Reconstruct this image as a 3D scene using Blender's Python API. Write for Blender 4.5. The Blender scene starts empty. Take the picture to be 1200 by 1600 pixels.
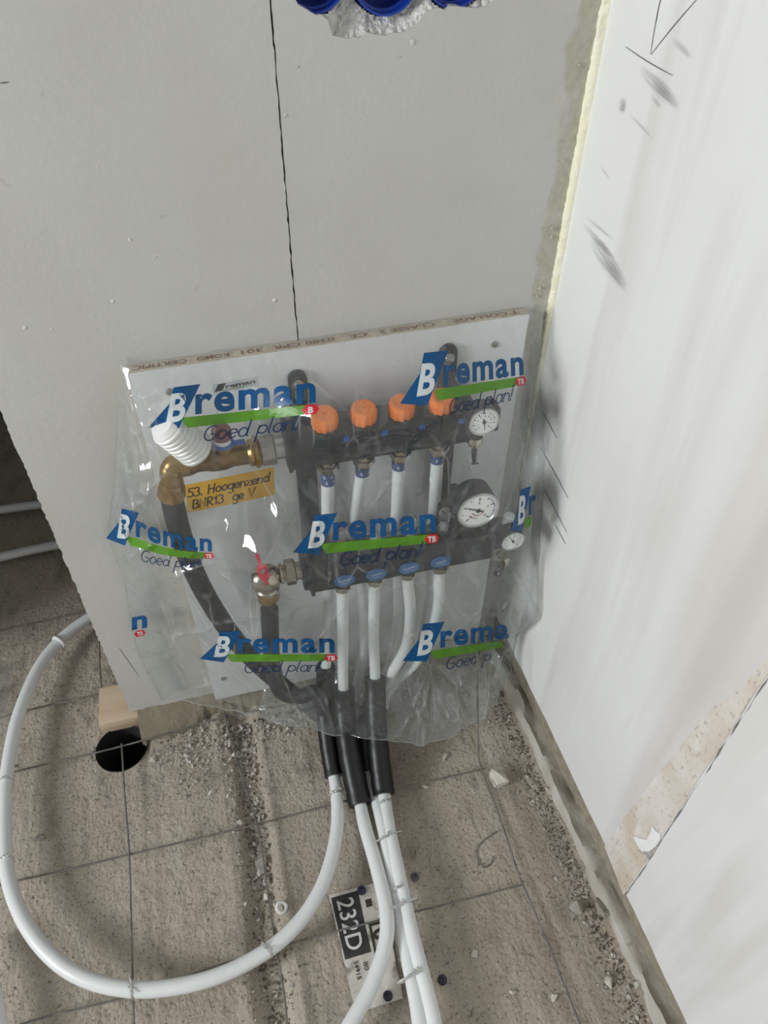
import bpy, bmesh, math, random
import numpy as np
from mathutils import Vector, Matrix
from mathutils.geometry import tessellate_polygon

random.seed(7)
S = bpy.context.scene
COL = S.collection

# ------------------------------------------------------------------ camera
CAM = np.array([-.4647, -.8288, 1.25])
F = 1138.0
ROT = np.array([[0.96608339, 0.17123141, -0.19329433],
                [-0.25807098, 0.66650083, -0.69941119],
                [0.00906966, 0.72557319, 0.68808524]])
cd = bpy.data.cameras.new('camera')
cam = bpy.data.objects.new('camera', cd)
COL.objects.link(cam)
cd.sensor_fit = 'VERTICAL'
cd.sensor_height = 36.0
cd.lens = 36.0 * F / 1600.0
cd.clip_start = .02
m4 = Matrix.Identity(4)
for i in range(3):
    for j in range(3):
        m4[i][j] = ROT[i][j]
    m4[i][3] = CAM[i]
cam.matrix_world = m4
S.camera = cam

# ------------------------------------------------------------------ world, daylight, exposure
S.view_settings.view_transform = 'Standard'
S.view_settings.look = 'None'
S.view_settings.gamma = 1
S.view_settings.use_curve_mapping = False
S.view_settings.exposure = 0.56
w = bpy.data.worlds.new('sky')
S.world = w
w.use_nodes = True
w.node_tree.nodes['Background'].inputs[0].default_value = (.75, .86, 1, 1)
w.node_tree.nodes['Background'].inputs[1].default_value = 1.0

WIN_Y0, WIN_Y1, WIN_Z0, WIN_Z1 = -1.62, -.72, 1.15, 2.3
XL = -3.6


def daylight(name, loc, rot, sx, sy, energy, color):
    ld = bpy.data.lights.new(name, 'AREA')
    ld.shape = 'RECTANGLE'
    ld.size = sx
    ld.size_y = sy
    ld.energy = energy
    ld.color = color
    lo = bpy.data.objects.new(name, ld)
    COL.objects.link(lo)
    lo.location = loc
    lo.rotation_euler = rot
    return lo


daylight('window_daylight', (XL - .12, (WIN_Y0 + WIN_Y1) / 2, (WIN_Z0 + WIN_Z1) / 2),
         (0, -math.pi / 2, 0), WIN_Z1 - WIN_Z0, WIN_Y1 - WIN_Y0, 95, (.965, .985, 1.0))


# ------------------------------------------------------------------ pixel -> place helpers (1200x1600 frame)
def ray(px, py):
    return ROT @ np.array([px - 600., -(py - 800.), -F])


def bk(px, py, y=0.):
    v = ray(px, py)
    return CAM + (y - CAM[1]) / v[1] * v


def fl(px, py, z=0.):
    v = ray(px, py)
    return CAM + (z - CAM[2]) / v[2] * v


def rt(px, py, x=0.):
    v = ray(px, py)
    return CAM + (x - CAM[0]) / v[0] * v


# ------------------------------------------------------------------ noise
_rng = np.random.RandomState(11)
_LAT = _rng.rand(256, 256)


def vn(x, y):
    x = np.asarray(x, float)
    y = np.asarray(y, float)
    xi = np.floor(x).astype(int)
    yi = np.floor(y).astype(int)
    fx = x - xi
    fy = y - yi
    fx = fx * fx * (3 - 2 * fx)
    fy = fy * fy * (3 - 2 * fy)
    a = _LAT[xi % 256, yi % 256]
    b = _LAT[(xi + 1) % 256, yi % 256]
    c = _LAT[xi % 256, (yi + 1) % 256]
    d = _LAT[(xi + 1) % 256, (yi + 1) % 256]
    return (a * (1 - fx) + b * fx) * (1 - fy) + (c * (1 - fx) + d * fx) * fy


def fbm(x, y, o=4):
    s = 0
    a = .5
    for k in range(o):
        s = s + a * vn(x * 2 ** k + 17.3 * k, y * 2 ** k + 5.1 * k)
        a *= .5
    return s


# ------------------------------------------------------------------ materials
def lin(c):
    return tuple(((v / 255) / 12.92 if v / 255 <= .04045 else ((v / 255 + .055) / 1.055) ** 2.4) for v in c) + (1,)


def mat(name, rgb, rough=.6, metal=0., rgb2=None, scale=20., stretch=(1, 1, 1), bump=0., bscale=60., detail=6., lo=.35, hi=.65, spec=.5, coat=0., trans=0.):
    m = bpy.data.materials.new(name)
    m.use_nodes = True
    nt = m.node_tree
    p = nt.nodes['Principled BSDF']
    p.inputs['Base Color'].default_value = lin(rgb)
    p.inputs['Roughness'].default_value = rough
    p.inputs['Metallic'].default_value = metal
    p.inputs['Specular IOR Level'].default_value = spec
    p.inputs['Coat Weight'].default_value = coat
    p.inputs['Transmission Weight'].default_value = trans
    tc = nt.nodes.new('ShaderNodeTexCoord')
    mp = nt.nodes.new('ShaderNodeMapping')
    mp.inputs['Scale'].default_value = stretch
    nt.links.new(tc.outputs['Object'], mp.inputs[0])
    n = nt.nodes.new('ShaderNodeTexNoise')
    n.inputs['Scale'].default_value = scale
    n.inputs['Detail'].default_value = detail
    nt.links.new(mp.outputs[0], n.inputs[0])
    r = nt.nodes.new('ShaderNodeValToRGB')
    r.color_ramp.elements[0].position = lo
    r.color_ramp.elements[1].position = hi
    r.color_ramp.elements[0].color = lin(rgb)
    r.color_ramp.elements[1].color = lin(rgb2 if rgb2 else tuple(min(255, v * 1.03 + 1) for v in rgb))
    nt.links.new(n.outputs[0], r.inputs[0])
    nt.links.new(r.outputs[0], p.inputs['Base Color'])
    if bump:
        n2 = nt.nodes.new('ShaderNodeTexNoise')
        n2.inputs['Scale'].default_value = bscale
        n2.inputs['Detail'].default_value = 8
        nt.links.new(mp.outputs[0], n2.inputs[0])
        b = nt.nodes.new('ShaderNodeBump')
        b.inputs['Strength'].default_value = bump
        b.inputs['Distance'].default_value = .004
        nt.links.new(n2.outputs[0], b.inputs['Height'])
        nt.links.new(b.outputs[0], p.inputs['Normal'])
    return m


def layer(m, rgb, scale, stretch, lo, hi, amount, detail=5., seed=0., tex='noise'):
    """mix another stain colour over the base colour where a noise exceeds a threshold"""
    nt = m.node_tree
    p = nt.nodes['Principled BSDF']
    src = p.inputs['Base Color'].links[0].from_socket
    tc = nt.nodes.new('ShaderNodeTexCoord')
    mp = nt.nodes.new('ShaderNodeMapping')
    mp.inputs['Scale'].default_value = stretch
    mp.inputs['Location'].default_value = (seed, seed * 1.7, seed * .6)
    nt.links.new(tc.outputs['Object'], mp.inputs[0])
    n = nt.nodes.new('ShaderNodeTexNoise')
    n.inputs['Scale'].default_value = scale
    n.inputs['Detail'].default_value = detail
    nt.links.new(mp.outputs[0], n.inputs[0])
    r = nt.nodes.new('ShaderNodeMapRange')
    r.inputs['From Min'].default_value = lo
    r.inputs['From Max'].default_value = hi
    r.inputs['To Max'].default_value = amount
    nt.links.new(n.outputs[0], r.inputs['Value'])
    mx = nt.nodes.new('ShaderNodeMixRGB')
    mx.inputs[2].default_value = lin(rgb)
    nt.links.new(r.outputs[0], mx.inputs[0])
    nt.links.new(src, mx.inputs[1])
    nt.links.new(mx.outputs[0], p.inputs['Base Color'])
    return m


def smear(m, rgb_scale, lo, hi, amount, stretch=(1, 1, 1), seed=0.):
    """make a thin smear patchy: parts of it let the surface below through"""
    nt = m.node_tree
    p = nt.nodes['Principled BSDF']
    out = nt.nodes['Material Output']
    tr = nt.nodes.new('ShaderNodeBsdfTransparent')
    mix = nt.nodes.new('ShaderNodeMixShader')
    tc = nt.nodes.new('ShaderNodeTexCoord')
    mp = nt.nodes.new('ShaderNodeMapping')
    mp.inputs['Scale'].default_value = stretch
    mp.inputs['Location'].default_value = (seed, seed, seed)
    nt.links.new(tc.outputs['Object'], mp.inputs[0])
    n = nt.nodes.new('ShaderNodeTexNoise')
    n.inputs['Scale'].default_value = rgb_scale
    n.inputs['Detail'].default_value = 6
    nt.links.new(mp.outputs[0], n.inputs[0])
    r = nt.nodes.new('ShaderNodeMapRange')
    r.inputs['From Min'].default_value = lo
    r.inputs['From Max'].default_value = hi
    r.inputs['To Max'].default_value = amount
    nt.links.new(n.outputs[0], r.inputs['Value'])
    nt.links.new(r.outputs[0], mix.inputs[0])
    nt.links.new(tr.outputs[0], mix.inputs[1])
    nt.links.new(p.outputs[0], mix.inputs[2])
    nt.links.new(mix.outputs[0], out.inputs[0])
    return m


M = {}
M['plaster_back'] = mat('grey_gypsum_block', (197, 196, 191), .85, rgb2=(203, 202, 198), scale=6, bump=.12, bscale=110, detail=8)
layer(M['plaster_back'], (165, 163, 156), 42, (1, 1, 1), .70, .76, .5)
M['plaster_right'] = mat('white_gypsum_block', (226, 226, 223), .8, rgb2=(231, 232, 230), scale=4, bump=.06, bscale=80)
layer(M['plaster_right'], (196, 186, 181), 7, (1, 1, .09), .52, .72, .55)
layer(M['plaster_right'], (205, 200, 196), 16, (1, 1, .10), .56, .72, .5, seed=3.1)
M['wall_plain'] = mat('plain_wall', (158, 158, 156), .9)
M['ceiling'] = mat('ceiling_concrete', (165, 165, 163), .9)
M['gypsum_raw'] = mat('broken_gypsum', (226, 225, 220), .95, rgb2=(206, 205, 200), scale=70, bump=.9, bscale=240)
fm = mat('slab_concrete', (162, 152, 137), .93, rgb2=(186, 177, 162), scale=5, stretch=(1, .7, 1), bump=.9, bscale=170, detail=12, lo=.3, hi=.7)
layer(fm, (188, 183, 172), 70, (1, .10, 1), .52, .75, .35, seed=1.3)
layer(fm, (112, 106, 95), 26, (1, .6, 1), .56, .78, .6, seed=4.4, detail=12)
layer(fm, (220, 216, 208), 250, (1, 1, 1), .60, .72, .6, seed=2.2)
layer(fm, (84, 78, 69), 230, (1, 1, 1), .57, .69, .7, seed=8.2)
layer(fm, (118, 106, 88), 7, (1, .8, 1), .55, .75, .5, seed=6.7, detail=8)
M['floor'] = fm
M['mortar'] = mat('grey_mortar', (128, 120, 102), .95, rgb2=(148, 140, 122), scale=22, bump=.5, bscale=150)
M['mortar_light'] = mat('pale_mortar', (196, 193, 184), .95, rgb2=(178, 173, 162), scale=22, bump=.35, bscale=120)
M['glue'] = mat('brown_glue_line', (146, 138, 120), .95, rgb2=(168, 160, 144), scale=60, bump=.6, bscale=200)  # glue brown taken darker to carry the shade of the recess
M['rubble'] = mat('crushed_concrete', (158, 153, 142), .95, rgb2=(208, 205, 198), scale=60, bump=.6, bscale=220)
M['dirt'] = mat('dark_dirt', (96, 89, 78), .97, rgb2=(124, 116, 103), scale=60, bump=.6, bscale=220)
M['stone'] = mat('broken_mortar_stone', (196, 190, 176), .95, rgb2=(216, 212, 202), scale=55, bump=.7, bscale=200)
M['stone_grey'] = mat('grey_stone', (150, 146, 136), .95, rgb2=(170, 166, 156), scale=55, bump=.7, bscale=200)
M['dark'] = mat('dark_void', (34, 33, 32), .95)
M['foam'] = mat('yellow_foam', (246, 245, 214), .8, rgb2=(251, 250, 230), scale=60, bump=.5, bscale=160)
M['foam_film'] = mat('foam_film', (198, 196, 176), .8, rgb2=(212, 210, 190), scale=70, bump=.12, bscale=260)
smear(M['foam_film'], 60, .30, .68, .75, (1, 1, .7))
M['board'] = mat('white_melamine', (232, 233, 233), .38, rgb2=(235, 236, 236), scale=8)
M['chip'] = mat('chipboard_edge', (186, 172, 152), .9, rgb2=(206, 195, 176), scale=130, bump=.3, bscale=200)
M['edge_ink'] = mat('brown_edge_ink', (128, 98, 84), .9)
M['wood'] = mat('pale_pine', (206, 186, 160), .75, rgb2=(190, 166, 136), scale=26, stretch=(.2, 1, 1.6), bump=.2, bscale=60)
M['pipe'] = mat('white_pex', (228, 231, 231), .36, rgb2=(233, 236, 236), scale=10, spec=.5)
_p = M['pipe'].node_tree.nodes['Principled BSDF']
_p.inputs['Subsurface Weight'].default_value = .25
_p.inputs['Subsurface Scale'].default_value = .004
M['sleeve'] = mat('black_foam_sleeve', (15, 16, 18), .42, rgb2=(21, 22, 24), scale=30)
M['black_pipe'] = mat('black_insulation', (30, 32, 35), .6, rgb2=(40, 42, 45), scale=40)
M['black'] = mat('black_plastic', (36, 39, 43), .42, rgb2=(43, 46, 50), scale=40, bump=.05, bscale=200)
M['black_glossy'] = mat('black_glossy', (20, 21, 23), .25)
M['orange'] = mat('orange_plastic', (250, 128, 32), .38, rgb2=(253, 138, 42), scale=30)
M['white_plastic'] = mat('white_plastic', (236, 236, 233), .35)
M['dial'] = mat('white_dial', (240, 240, 238), .5)
M['dial_ink'] = mat('dial_ink', (38, 38, 42), .6)
M['dial_red'] = mat('dial_red_arc', (176, 96, 90), .6)
M['dial_blue'] = mat('dial_blue_arc', (120, 132, 160), .6)
M['steel'] = mat('bright_steel', (190, 190, 188), .28, 1.)
M['nickel'] = mat('nickel_plate', (196, 188, 172), .24, 1., rgb2=(182, 172, 156), scale=50)
M['grey_nut'] = mat('grey_nut', (150, 146, 138), .45, .6)
M['brass'] = mat('brass', (186, 154, 98), .3, .95, rgb2=(164, 130, 78), scale=45)
M['brass_dark'] = mat('dull_brass', (150, 122, 82), .42, .9, rgb2=(128, 100, 66), scale=45, bump=.15, bscale=160)
M['wire'] = mat('mesh_wire', (104, 102, 98), .5, .3, rgb2=(134, 131, 124), scale=60)
M['tie'] = mat('galvanised_tie_wire', (208, 208, 206), .3, .5)
M['red'] = mat('red_enamel', (206, 32, 62), .35, rgb2=(214, 44, 72), scale=30)
M['dark_red'] = mat('dark_red_cap', (120, 44, 40), .5)
M['blue_plastic'] = mat('blue_plastic', (44, 92, 168), .4)
M['blue_box'] = mat('blue_box_plastic', (14, 52, 150), .3, rgb2=(18, 60, 162), scale=20)
M['blue_label'] = mat('blue_label', (52, 104, 158), .5)
M['blue_band'] = mat('blue_band', (58, 78, 128), .5)
M['band_ink'] = mat('band_ink', (206, 214, 226), .5)
M['navy'] = mat('navy_plug', (52, 50, 76), .3, rgb2=(40, 40, 58), scale=80)
M['grey_plug'] = mat('grey_plug', (92, 92, 98), .4)
M['tape'] = mat('yellow_tape', (248, 186, 30), .5, rgb2=(250, 194, 44), scale=20)
M['marker'] = mat('black_marker', (32, 34, 34), .7)
M['sticker'] = mat('grey_white_sticker', (200, 206, 212), .5)
M['label_white'] = mat('dirty_white_label', (206, 202, 192), .8, rgb2=(222, 219, 211), scale=18)
layer(M['label_white'], (132, 124, 110), 52, (1, 1, 1), .53, .66, .85, seed=1.1)
M['label_black'] = mat('label_black', (44, 44, 44), .8, rgb2=(66, 64, 60), scale=60)
M['label_letter'] = mat('label_letter', (216, 214, 208), .8)
M['pencil'] = mat('pencil', (112, 112, 116), .8)


def streak(name, rgb, amount, seed):
    """rubbed graphite: streaky along the stroke (UV), fading at its edges and its start"""
    m = mat(name, rgb, .85)
    nt = m.node_tree
    uv = nt.nodes.new('ShaderNodeUVMap')
    sx = nt.nodes.new('ShaderNodeSeparateXYZ')
    nt.links.new(uv.outputs[0], sx.inputs[0])
    mp = nt.nodes.new('ShaderNodeMapping')
    mp.inputs['Scale'].default_value = (2.0, 15, 1)
    mp.inputs['Location'].default_value = (seed, seed, 0)
    nt.links.new(uv.outputs[0], mp.inputs[0])
    n = nt.nodes.new('ShaderNodeTexNoise')
    n.inputs['Scale'].default_value = 1
    n.inputs['Detail'].default_value = 6
    nt.links.new(mp.outputs[0], n.inputs[0])
    r = nt.nodes.new('ShaderNodeMapRange')
    r.inputs['From Min'].default_value = .3
    r.inputs['From Max'].default_value = .7
    r.inputs['To Max'].default_value = amount
    nt.links.new(n.outputs[0], r.inputs['Value'])

    def math_(op, a_, b_):
        q = nt.nodes.new('ShaderNodeMath')
        q.operation = op
        for k_, z_ in enumerate((a_, b_)):
            if z_ is None:
                continue
            if isinstance(z_, (int, float)):
                q.inputs[k_].default_value = z_
            else:
                nt.links.new(z_, q.inputs[k_])
        return q.outputs[0]
    e = math_('SINE', math_('MULTIPLY', sx.outputs[1], math.pi), None)
    l_ = math_('SINE', math_('MULTIPLY', math_('POWER', sx.outputs[0], 1.3), math.pi), None)
    al = math_('MULTIPLY', math_('MULTIPLY', r.outputs[0], e), math_('POWER', l_, .7))
    tr = nt.nodes.new('ShaderNodeBsdfTransparent')
    mx = nt.nodes.new('ShaderNodeMixShader')
    nt.links.new(al, mx.inputs[0])
    nt.links.new(tr.outputs[0], mx.inputs[1])
    nt.links.new(nt.nodes['Principled BSDF'].outputs[0], mx.inputs[2])
    nt.links.new(mx.outputs[0], nt.nodes['Material Output'].inputs[0])
    return m


M['scuff'] = streak('grey_scuff', (92, 92, 96), .62, 1.)
M['scuff_faint'] = streak('faint_scuff', (120, 118, 118), .4, 5.)
M['glue_band'] = mat('tan_adhesive_band', (224, 219, 212), .85, rgb2=(205, 192, 172), scale=9, bump=.25, bscale=160, lo=.40, hi=.62)
layer(M['glue_band'], (166, 154, 138), 170, (1, 1, .6), .58, .68, .6, seed=5.)
layer(M['glue_band'], (234, 232, 228), 24, (1, 1, .5), .56, .66, .8, seed=9.)
M['paper'] = mat('white_paper', (242, 243, 242), .7)
M['paper_grey'] = mat('torn_paper_grey', (158, 154, 150), .9, rgb2=(190, 186, 182), scale=150)
M['crack'] = mat('crack_shadow_gap', (96, 92, 88), .95)
M['glass'] = mat('clear_plastic', (225, 230, 230), .08, trans=.9)
M['window_frame'] = mat('window_frame_white', (225, 225, 222), .5)


def film(name, haze, tint=(252, 254, 254), rough=.09):
    """clear polythene: mostly see-through, a little milky, glossy by Fresnel"""
    m = bpy.data.materials.new(name)
    m.use_nodes = True
    nt = m.node_tree
    nt.nodes.remove(nt.nodes['Principled BSDF'])
    out = nt.nodes['Material Output']
    tr = nt.nodes.new('ShaderNodeBsdfTransparent')
    tr.inputs[0].default_value = lin(tint)
    df = nt.nodes.new('ShaderNodeBsdfDiffuse')
    df.inputs[0].default_value = lin((236, 240, 240))
    tl = nt.nodes.new('ShaderNodeBsdfTranslucent')
    tl.inputs[0].default_value = lin((236, 240, 240))
    mh = nt.nodes.new('ShaderNodeMixShader')
    mh.inputs[0].default_value = .45
    nt.links.new(df.outputs[0], mh.inputs[1])
    nt.links.new(tl.outputs[0], mh.inputs[2])
    m1 = nt.nodes.new('ShaderNodeMixShader')
    m1.inputs[0].default_value = haze
    nt.links.new(tr.outputs[0], m1.inputs[1])
    nt.links.new(mh.outputs[0], m1.inputs[2])
    gl = nt.nodes.new('ShaderNodeBsdfAnisotropic')
    gl.inputs['Roughness'].default_value = rough
    tc = nt.nodes.new('ShaderNodeTexCoord')
    mp = nt.nodes.new('ShaderNodeMapping')
    mp.inputs['Rotation'].default_value = (0, .5, 0)
    mp.inputs['Scale'].default_value = (2.8, 1.0, .7)
    nt.links.new(tc.outputs['Object'], mp.inputs[0])
    n = nt.nodes.new('ShaderNodeTexNoise')
    n.inputs['Scale'].default_value = 16
    n.inputs['Detail'].default_value = 3
    nt.links.new(tc.outputs['Object'], n.inputs[0])
    wp = nt.nodes.new('ShaderNodeMixRGB')
    wp.inputs[0].default_value = .018
    nt.links.new(mp.outputs[0], wp.inputs[1])
    nt.links.new(n.outputs[1], wp.inputs[2])
    vo = nt.nodes.new('ShaderNodeTexVoronoi')
    vo.inputs['Scale'].default_value = 10
    nt.links.new(wp.outputs[0], vo.inputs['Vector'])
    b = nt.nodes.new('ShaderNodeBump')
    b.inputs['Strength'].default_value = 1.0
    b.inputs['Distance'].default_value = .014
    nt.links.new(vo.outputs['Distance'], b.inputs['Height'])
    b2 = nt.nodes.new('ShaderNodeBump')
    b2.inputs['Strength'].default_value = .22
    b2.inputs['Distance'].default_value = .010
    nt.links.new(n.outputs[0], b2.inputs['Height'])
    nt.links.new(b.outputs[0], b2.inputs['Normal'])
    nt.links.new(b2.outputs[0], gl.inputs['Normal'])
    fr = nt.nodes.new('ShaderNodeLayerWeight')
    fr.inputs[0].default_value = .5
    pw = nt.nodes.new('ShaderNodeMath')
    pw.operation = 'POWER'
    pw.inputs[1].default_value = 4.0
    nt.links.new(fr.outputs['Facing'], pw.inputs[0])
    ma = nt.nodes.new('ShaderNodeMath')
    ma.operation = 'MULTIPLY_ADD'
    ma.inputs[1].default_value = .38
    ma.inputs[2].default_value = .075
    nt.links.new(pw.outputs[0], ma.inputs[0])
    # creased film is whiter; this haze also paints highlight streaks along the folds
    ve = nt.nodes.new('ShaderNodeTexVoronoi')
    ve.feature = 'DISTANCE_TO_EDGE'
    ve.inputs['Scale'].default_value = 10
    nt.links.new(wp.outputs[0], ve.inputs['Vector'])
    er = nt.nodes.new('ShaderNodeMapRange')
    er.inputs['From Min'].default_value = .045
    er.inputs['From Max'].default_value = .0
    er.inputs['To Max'].default_value = 1.
    nt.links.new(ve.outputs['Distance'], er.inputs['Value'])
    n3 = nt.nodes.new('ShaderNodeTexNoise')
    n3.inputs['Scale'].default_value = 9
    n3.inputs['Detail'].default_value = 3
    nt.links.new(tc.outputs['Object'], n3.inputs[0])
    nr = nt.nodes.new('ShaderNodeMapRange')
    nr.inputs['From Min'].default_value = .48
    nr.inputs['From Max'].default_value = .68
    nr.inputs['To Max'].default_value = .30
    nt.links.new(n3.outputs[0], nr.inputs['Value'])
    hm = nt.nodes.new('ShaderNodeMath')
    hm.operation = 'MULTIPLY_ADD'
    nt.links.new(er.outputs[0], hm.inputs[0])
    nt.links.new(nr.outputs[0], hm.inputs[1])
    hm.inputs[2].default_value = haze
    at = nt.nodes.new('ShaderNodeAttribute')
    at.attribute_name = 'fold'
    fo = nt.nodes.new('ShaderNodeMath')
    fo.operation = 'MULTIPLY_ADD'
    fo.inputs[1].default_value = .5
    nt.links.new(at.outputs['Fac'], fo.inputs[0])
    nt.links.new(hm.outputs[0], fo.inputs[2])
    nt.links.new(fo.outputs[0], m1.inputs[0])
    m2 = nt.nodes.new('ShaderNodeMixShader')
    nt.links.new(ma.outputs[0], m2.inputs[0])
    nt.links.new(m1.outputs[0], m2.inputs[1])
    nt.links.new(gl.outputs[0], m2.inputs[2])
    nt.links.new(m2.outputs[0], out.inputs[0])
    return m


def ink(name, rgb, opac=.88):
    m = mat(name, rgb, .35)
    nt = m.node_tree
    p = nt.nodes['Principled BSDF']
    tr = nt.nodes.new('ShaderNodeBsdfTransparent')
    tr.inputs[0].default_value = lin(rgb)
    mx = nt.nodes.new('ShaderNodeMixShader')
    mx.inputs[0].default_value = opac
    nt.links.new(tr.outputs[0], mx.inputs[1])
    nt.links.new(p.outputs[0], mx.inputs[2])
    nt.links.new(mx.outputs[0], nt.nodes['Material Output'].inputs[0])
    return m


M['bag'] = film('clear_polythene', .075)
M['scrap'] = film('scrap_polythene', .22)
M['ink_blue'] = ink('print_blue', (0, 82, 138), .80)
M['ink_white'] = ink('print_white', (226, 232, 232), .78)
M['ink_green'] = ink('print_green', (98, 158, 46), .74)
M['ink_red'] = ink('print_red', (206, 30, 46), .88)
M['ink_navy'] = ink('print_navy', (16, 46, 90), .9)


# ------------------------------------------------------------------ objects
def tag(o, label=None, cat=None, group=None, kind=None):
    if label:
        o['label'] = label
    if cat:
        o['category'] = cat
    if group:
        o['group'] = group
    if kind:
        o['kind'] = kind
    return o


def empty(name, loc=(0, 0, 0)):
    o = bpy.data.objects.new(name, None)
    COL.objects.link(o)
    o.location = loc
    o.empty_display_size = .02
    return o


def link(name, me, parent=None):
    o = bpy.data.objects.new(name, me)
    COL.objects.link(o)
    if parent is not None:
        o.parent = parent
        pl = Vector((0, 0, 0))
        q = parent
        while q is not None:
            pl += q.location
            q = q.parent
        o.location = -pl
    return o


class MB:
    """collects shapes given in world coordinates; build() makes one mesh object"""

    def __init__(s):
        s.v = []
        s.f = []
        s.m = []

    def add(s, verts, faces, mi=0):
        b = len(s.v)
        s.v += [tuple(float(c) for c in v) for v in verts]
        s.f += [tuple(b + i for i in f) for f in faces]
        s.m += [mi] * len(faces)
        return s

    def box(s, lo, hi, mi=0, bevel=0., mtx=None):
        bm = bmesh.new()
        bmesh.ops.create_cube(bm, size=1)
        lo = Vector([float(c) for c in lo])
        hi = Vector([float(c) for c in hi])
        for v in bm.verts:
            v.co = Vector([lo[i] + (v.co[i] + .5) * (hi[i] - lo[i]) for i in range(3)])
        if bevel:
            bmesh.ops.bevel(bm, geom=bm.edges[:], offset=bevel, segments=2, affect='EDGES', profile=.6)
        if mtx is not None:
            bm.transform(mtx)
        bm.verts.index_update()
        s.add([v.co for v in bm.verts], [[v.index for v in f.verts] for f in bm.faces], mi)
        bm.free()
        return s

    def lathe(s, prof, org, axis, n=24, mi=0, cap=True, ribs=0, rib=0.):
        """prof: (distance along axis, radius)"""
        a = Vector([float(c) for c in axis]).normalized()
        u = a.orthogonal().normalized()
        w_ = a.cross(u)
        o = Vector([float(c) for c in org])
        V = []
        for (t, r) in prof:
            for k in range(n):
                an = 2 * math.pi * k / n
                rr = r * (1 + (rib if ribs and (k * ribs // n * 2) % 2 == 0 and (k % max(1, n // ribs)) < n // ribs / 2 else 0))
                V.append(o + a * t + (u * math.cos(an) + w_ * math.sin(an)) * rr)
        Fc = []
        for i in range(len(prof) - 1):
            for k in range(n):
                k2 = (k + 1) % n
                Fc.append((i * n + k, i * n + k2, (i + 1) * n + k2, (i + 1) * n + k))
        if cap:
            Fc.append(tuple(reversed(range(n))))
            Fc.append(tuple((len(prof) - 1) * n + k for k in range(n)))
        return s.add(V, Fc, mi)

    def cyl(s, a, b, r, n=20, mi=0, r2=None):
        a = Vector([float(c) for c in a])
        b = Vector([float(c) for c in b])
        L = (b - a).length
        return s.lathe([(0, r), (L, r if r2 is None else r2)], a, b - a, n, mi)

    def tube(s, pts, r, n=10, mi=0, cap=True):
        pts = [Vector([float(c) for c in p]) for p in pts]
        rs = r if hasattr(r, '__len__') else [r] * len(pts)
        V = []
        t0 = (pts[1] - pts[0]).normalized()
        u = t0.orthogonal().normalized()
        for i, p in enumerate(pts):
            t = (pts[min(i + 1, len(pts) - 1)] - pts[max(i - 1, 0)]).normalized()
            u = (u - t * u.dot(t)).normalized()
            w_ = t.cross(u)
            for k in range(n):
                an = 2 * math.pi * k / n
                V.append(p + (u * math.cos(an) + w_ * math.sin(an)) * rs[i])
        Fc = []
        for i in range(len(pts) - 1):
            for k in range(n):
                k2 = (k + 1) % n
                Fc.append((i * n + k, i * n + k2, (i + 1) * n + k2, (i + 1) * n + k))
        if cap:
            Fc.append(tuple(reversed(range(n))))
            Fc.append(tuple((len(pts) - 1) * n + k for k in range(n)))
        return s.add(V, Fc, mi)

    def build(s, name, mats, parent=None, smooth=True, angle=40):
        me = bpy.data.meshes.new(name)
        me.from_pydata(s.v, [], s.f)
        for mm in (mats if isinstance(mats, (list, tuple)) else [mats]):
            me.materials.append(M[mm])
        me.polygons.foreach_set('material_index', s.m)
        bm = bmesh.new()
        bm.from_mesh(me)
        bmesh.ops.recalc_face_normals(bm, faces=bm.faces)
        bm.to_mesh(me)
        bm.free()
        if smooth:
            me.polygons.foreach_set('use_smooth', [True] * len(me.polygons))
            me.set_sharp_from_angle(angle=math.radians(angle))
        me.update()
        return link(name, me, parent)


def spline(cp, n=14):
    P = [np.array(p, float) for p in cp]
    P = [2 * P[0] - P[1]] + P + [2 * P[-1] - P[-2]]
    out = []
    for i in range(1, len(P) - 2):
        p0, p1, p2, p3 = P[i - 1:i + 3]
        t0 = 0
        t1 = np.linalg.norm(p1 - p0) ** .5 + 1e-9
        t2 = t1 + np.linalg.norm(p2 - p1) ** .5 + 1e-9
        t3 = t2 + np.linalg.norm(p3 - p2) ** .5 + 1e-9
        for k in range(n):
            t = t1 + (t2 - t1) * k / n
            A1 = (t1 - t) / (t1 - t0) * p0 + (t - t0) / (t1 - t0) * p1
            A2 = (t2 - t) / (t2 - t1) * p1 + (t - t1) / (t2 - t1) * p2
            A3 = (t3 - t) / (t3 - t2) * p2 + (t - t2) / (t3 - t2) * p3
            B1 = (t2 - t) / (t2 - t0) * A1 + (t - t0) / (t2 - t0) * A2
            B2 = (t3 - t) / (t3 - t1) * A2 + (t - t1) / (t3 - t1) * A3
            out.append((t2 - t) / (t2 - t1) * B1 + (t - t1) / (t2 - t1) * B2)
    out.append(P[-2])
    return out


# ------------------------------------------------------------------ flat print: outlines, type and handwriting in 2D
_tc = {}


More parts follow.
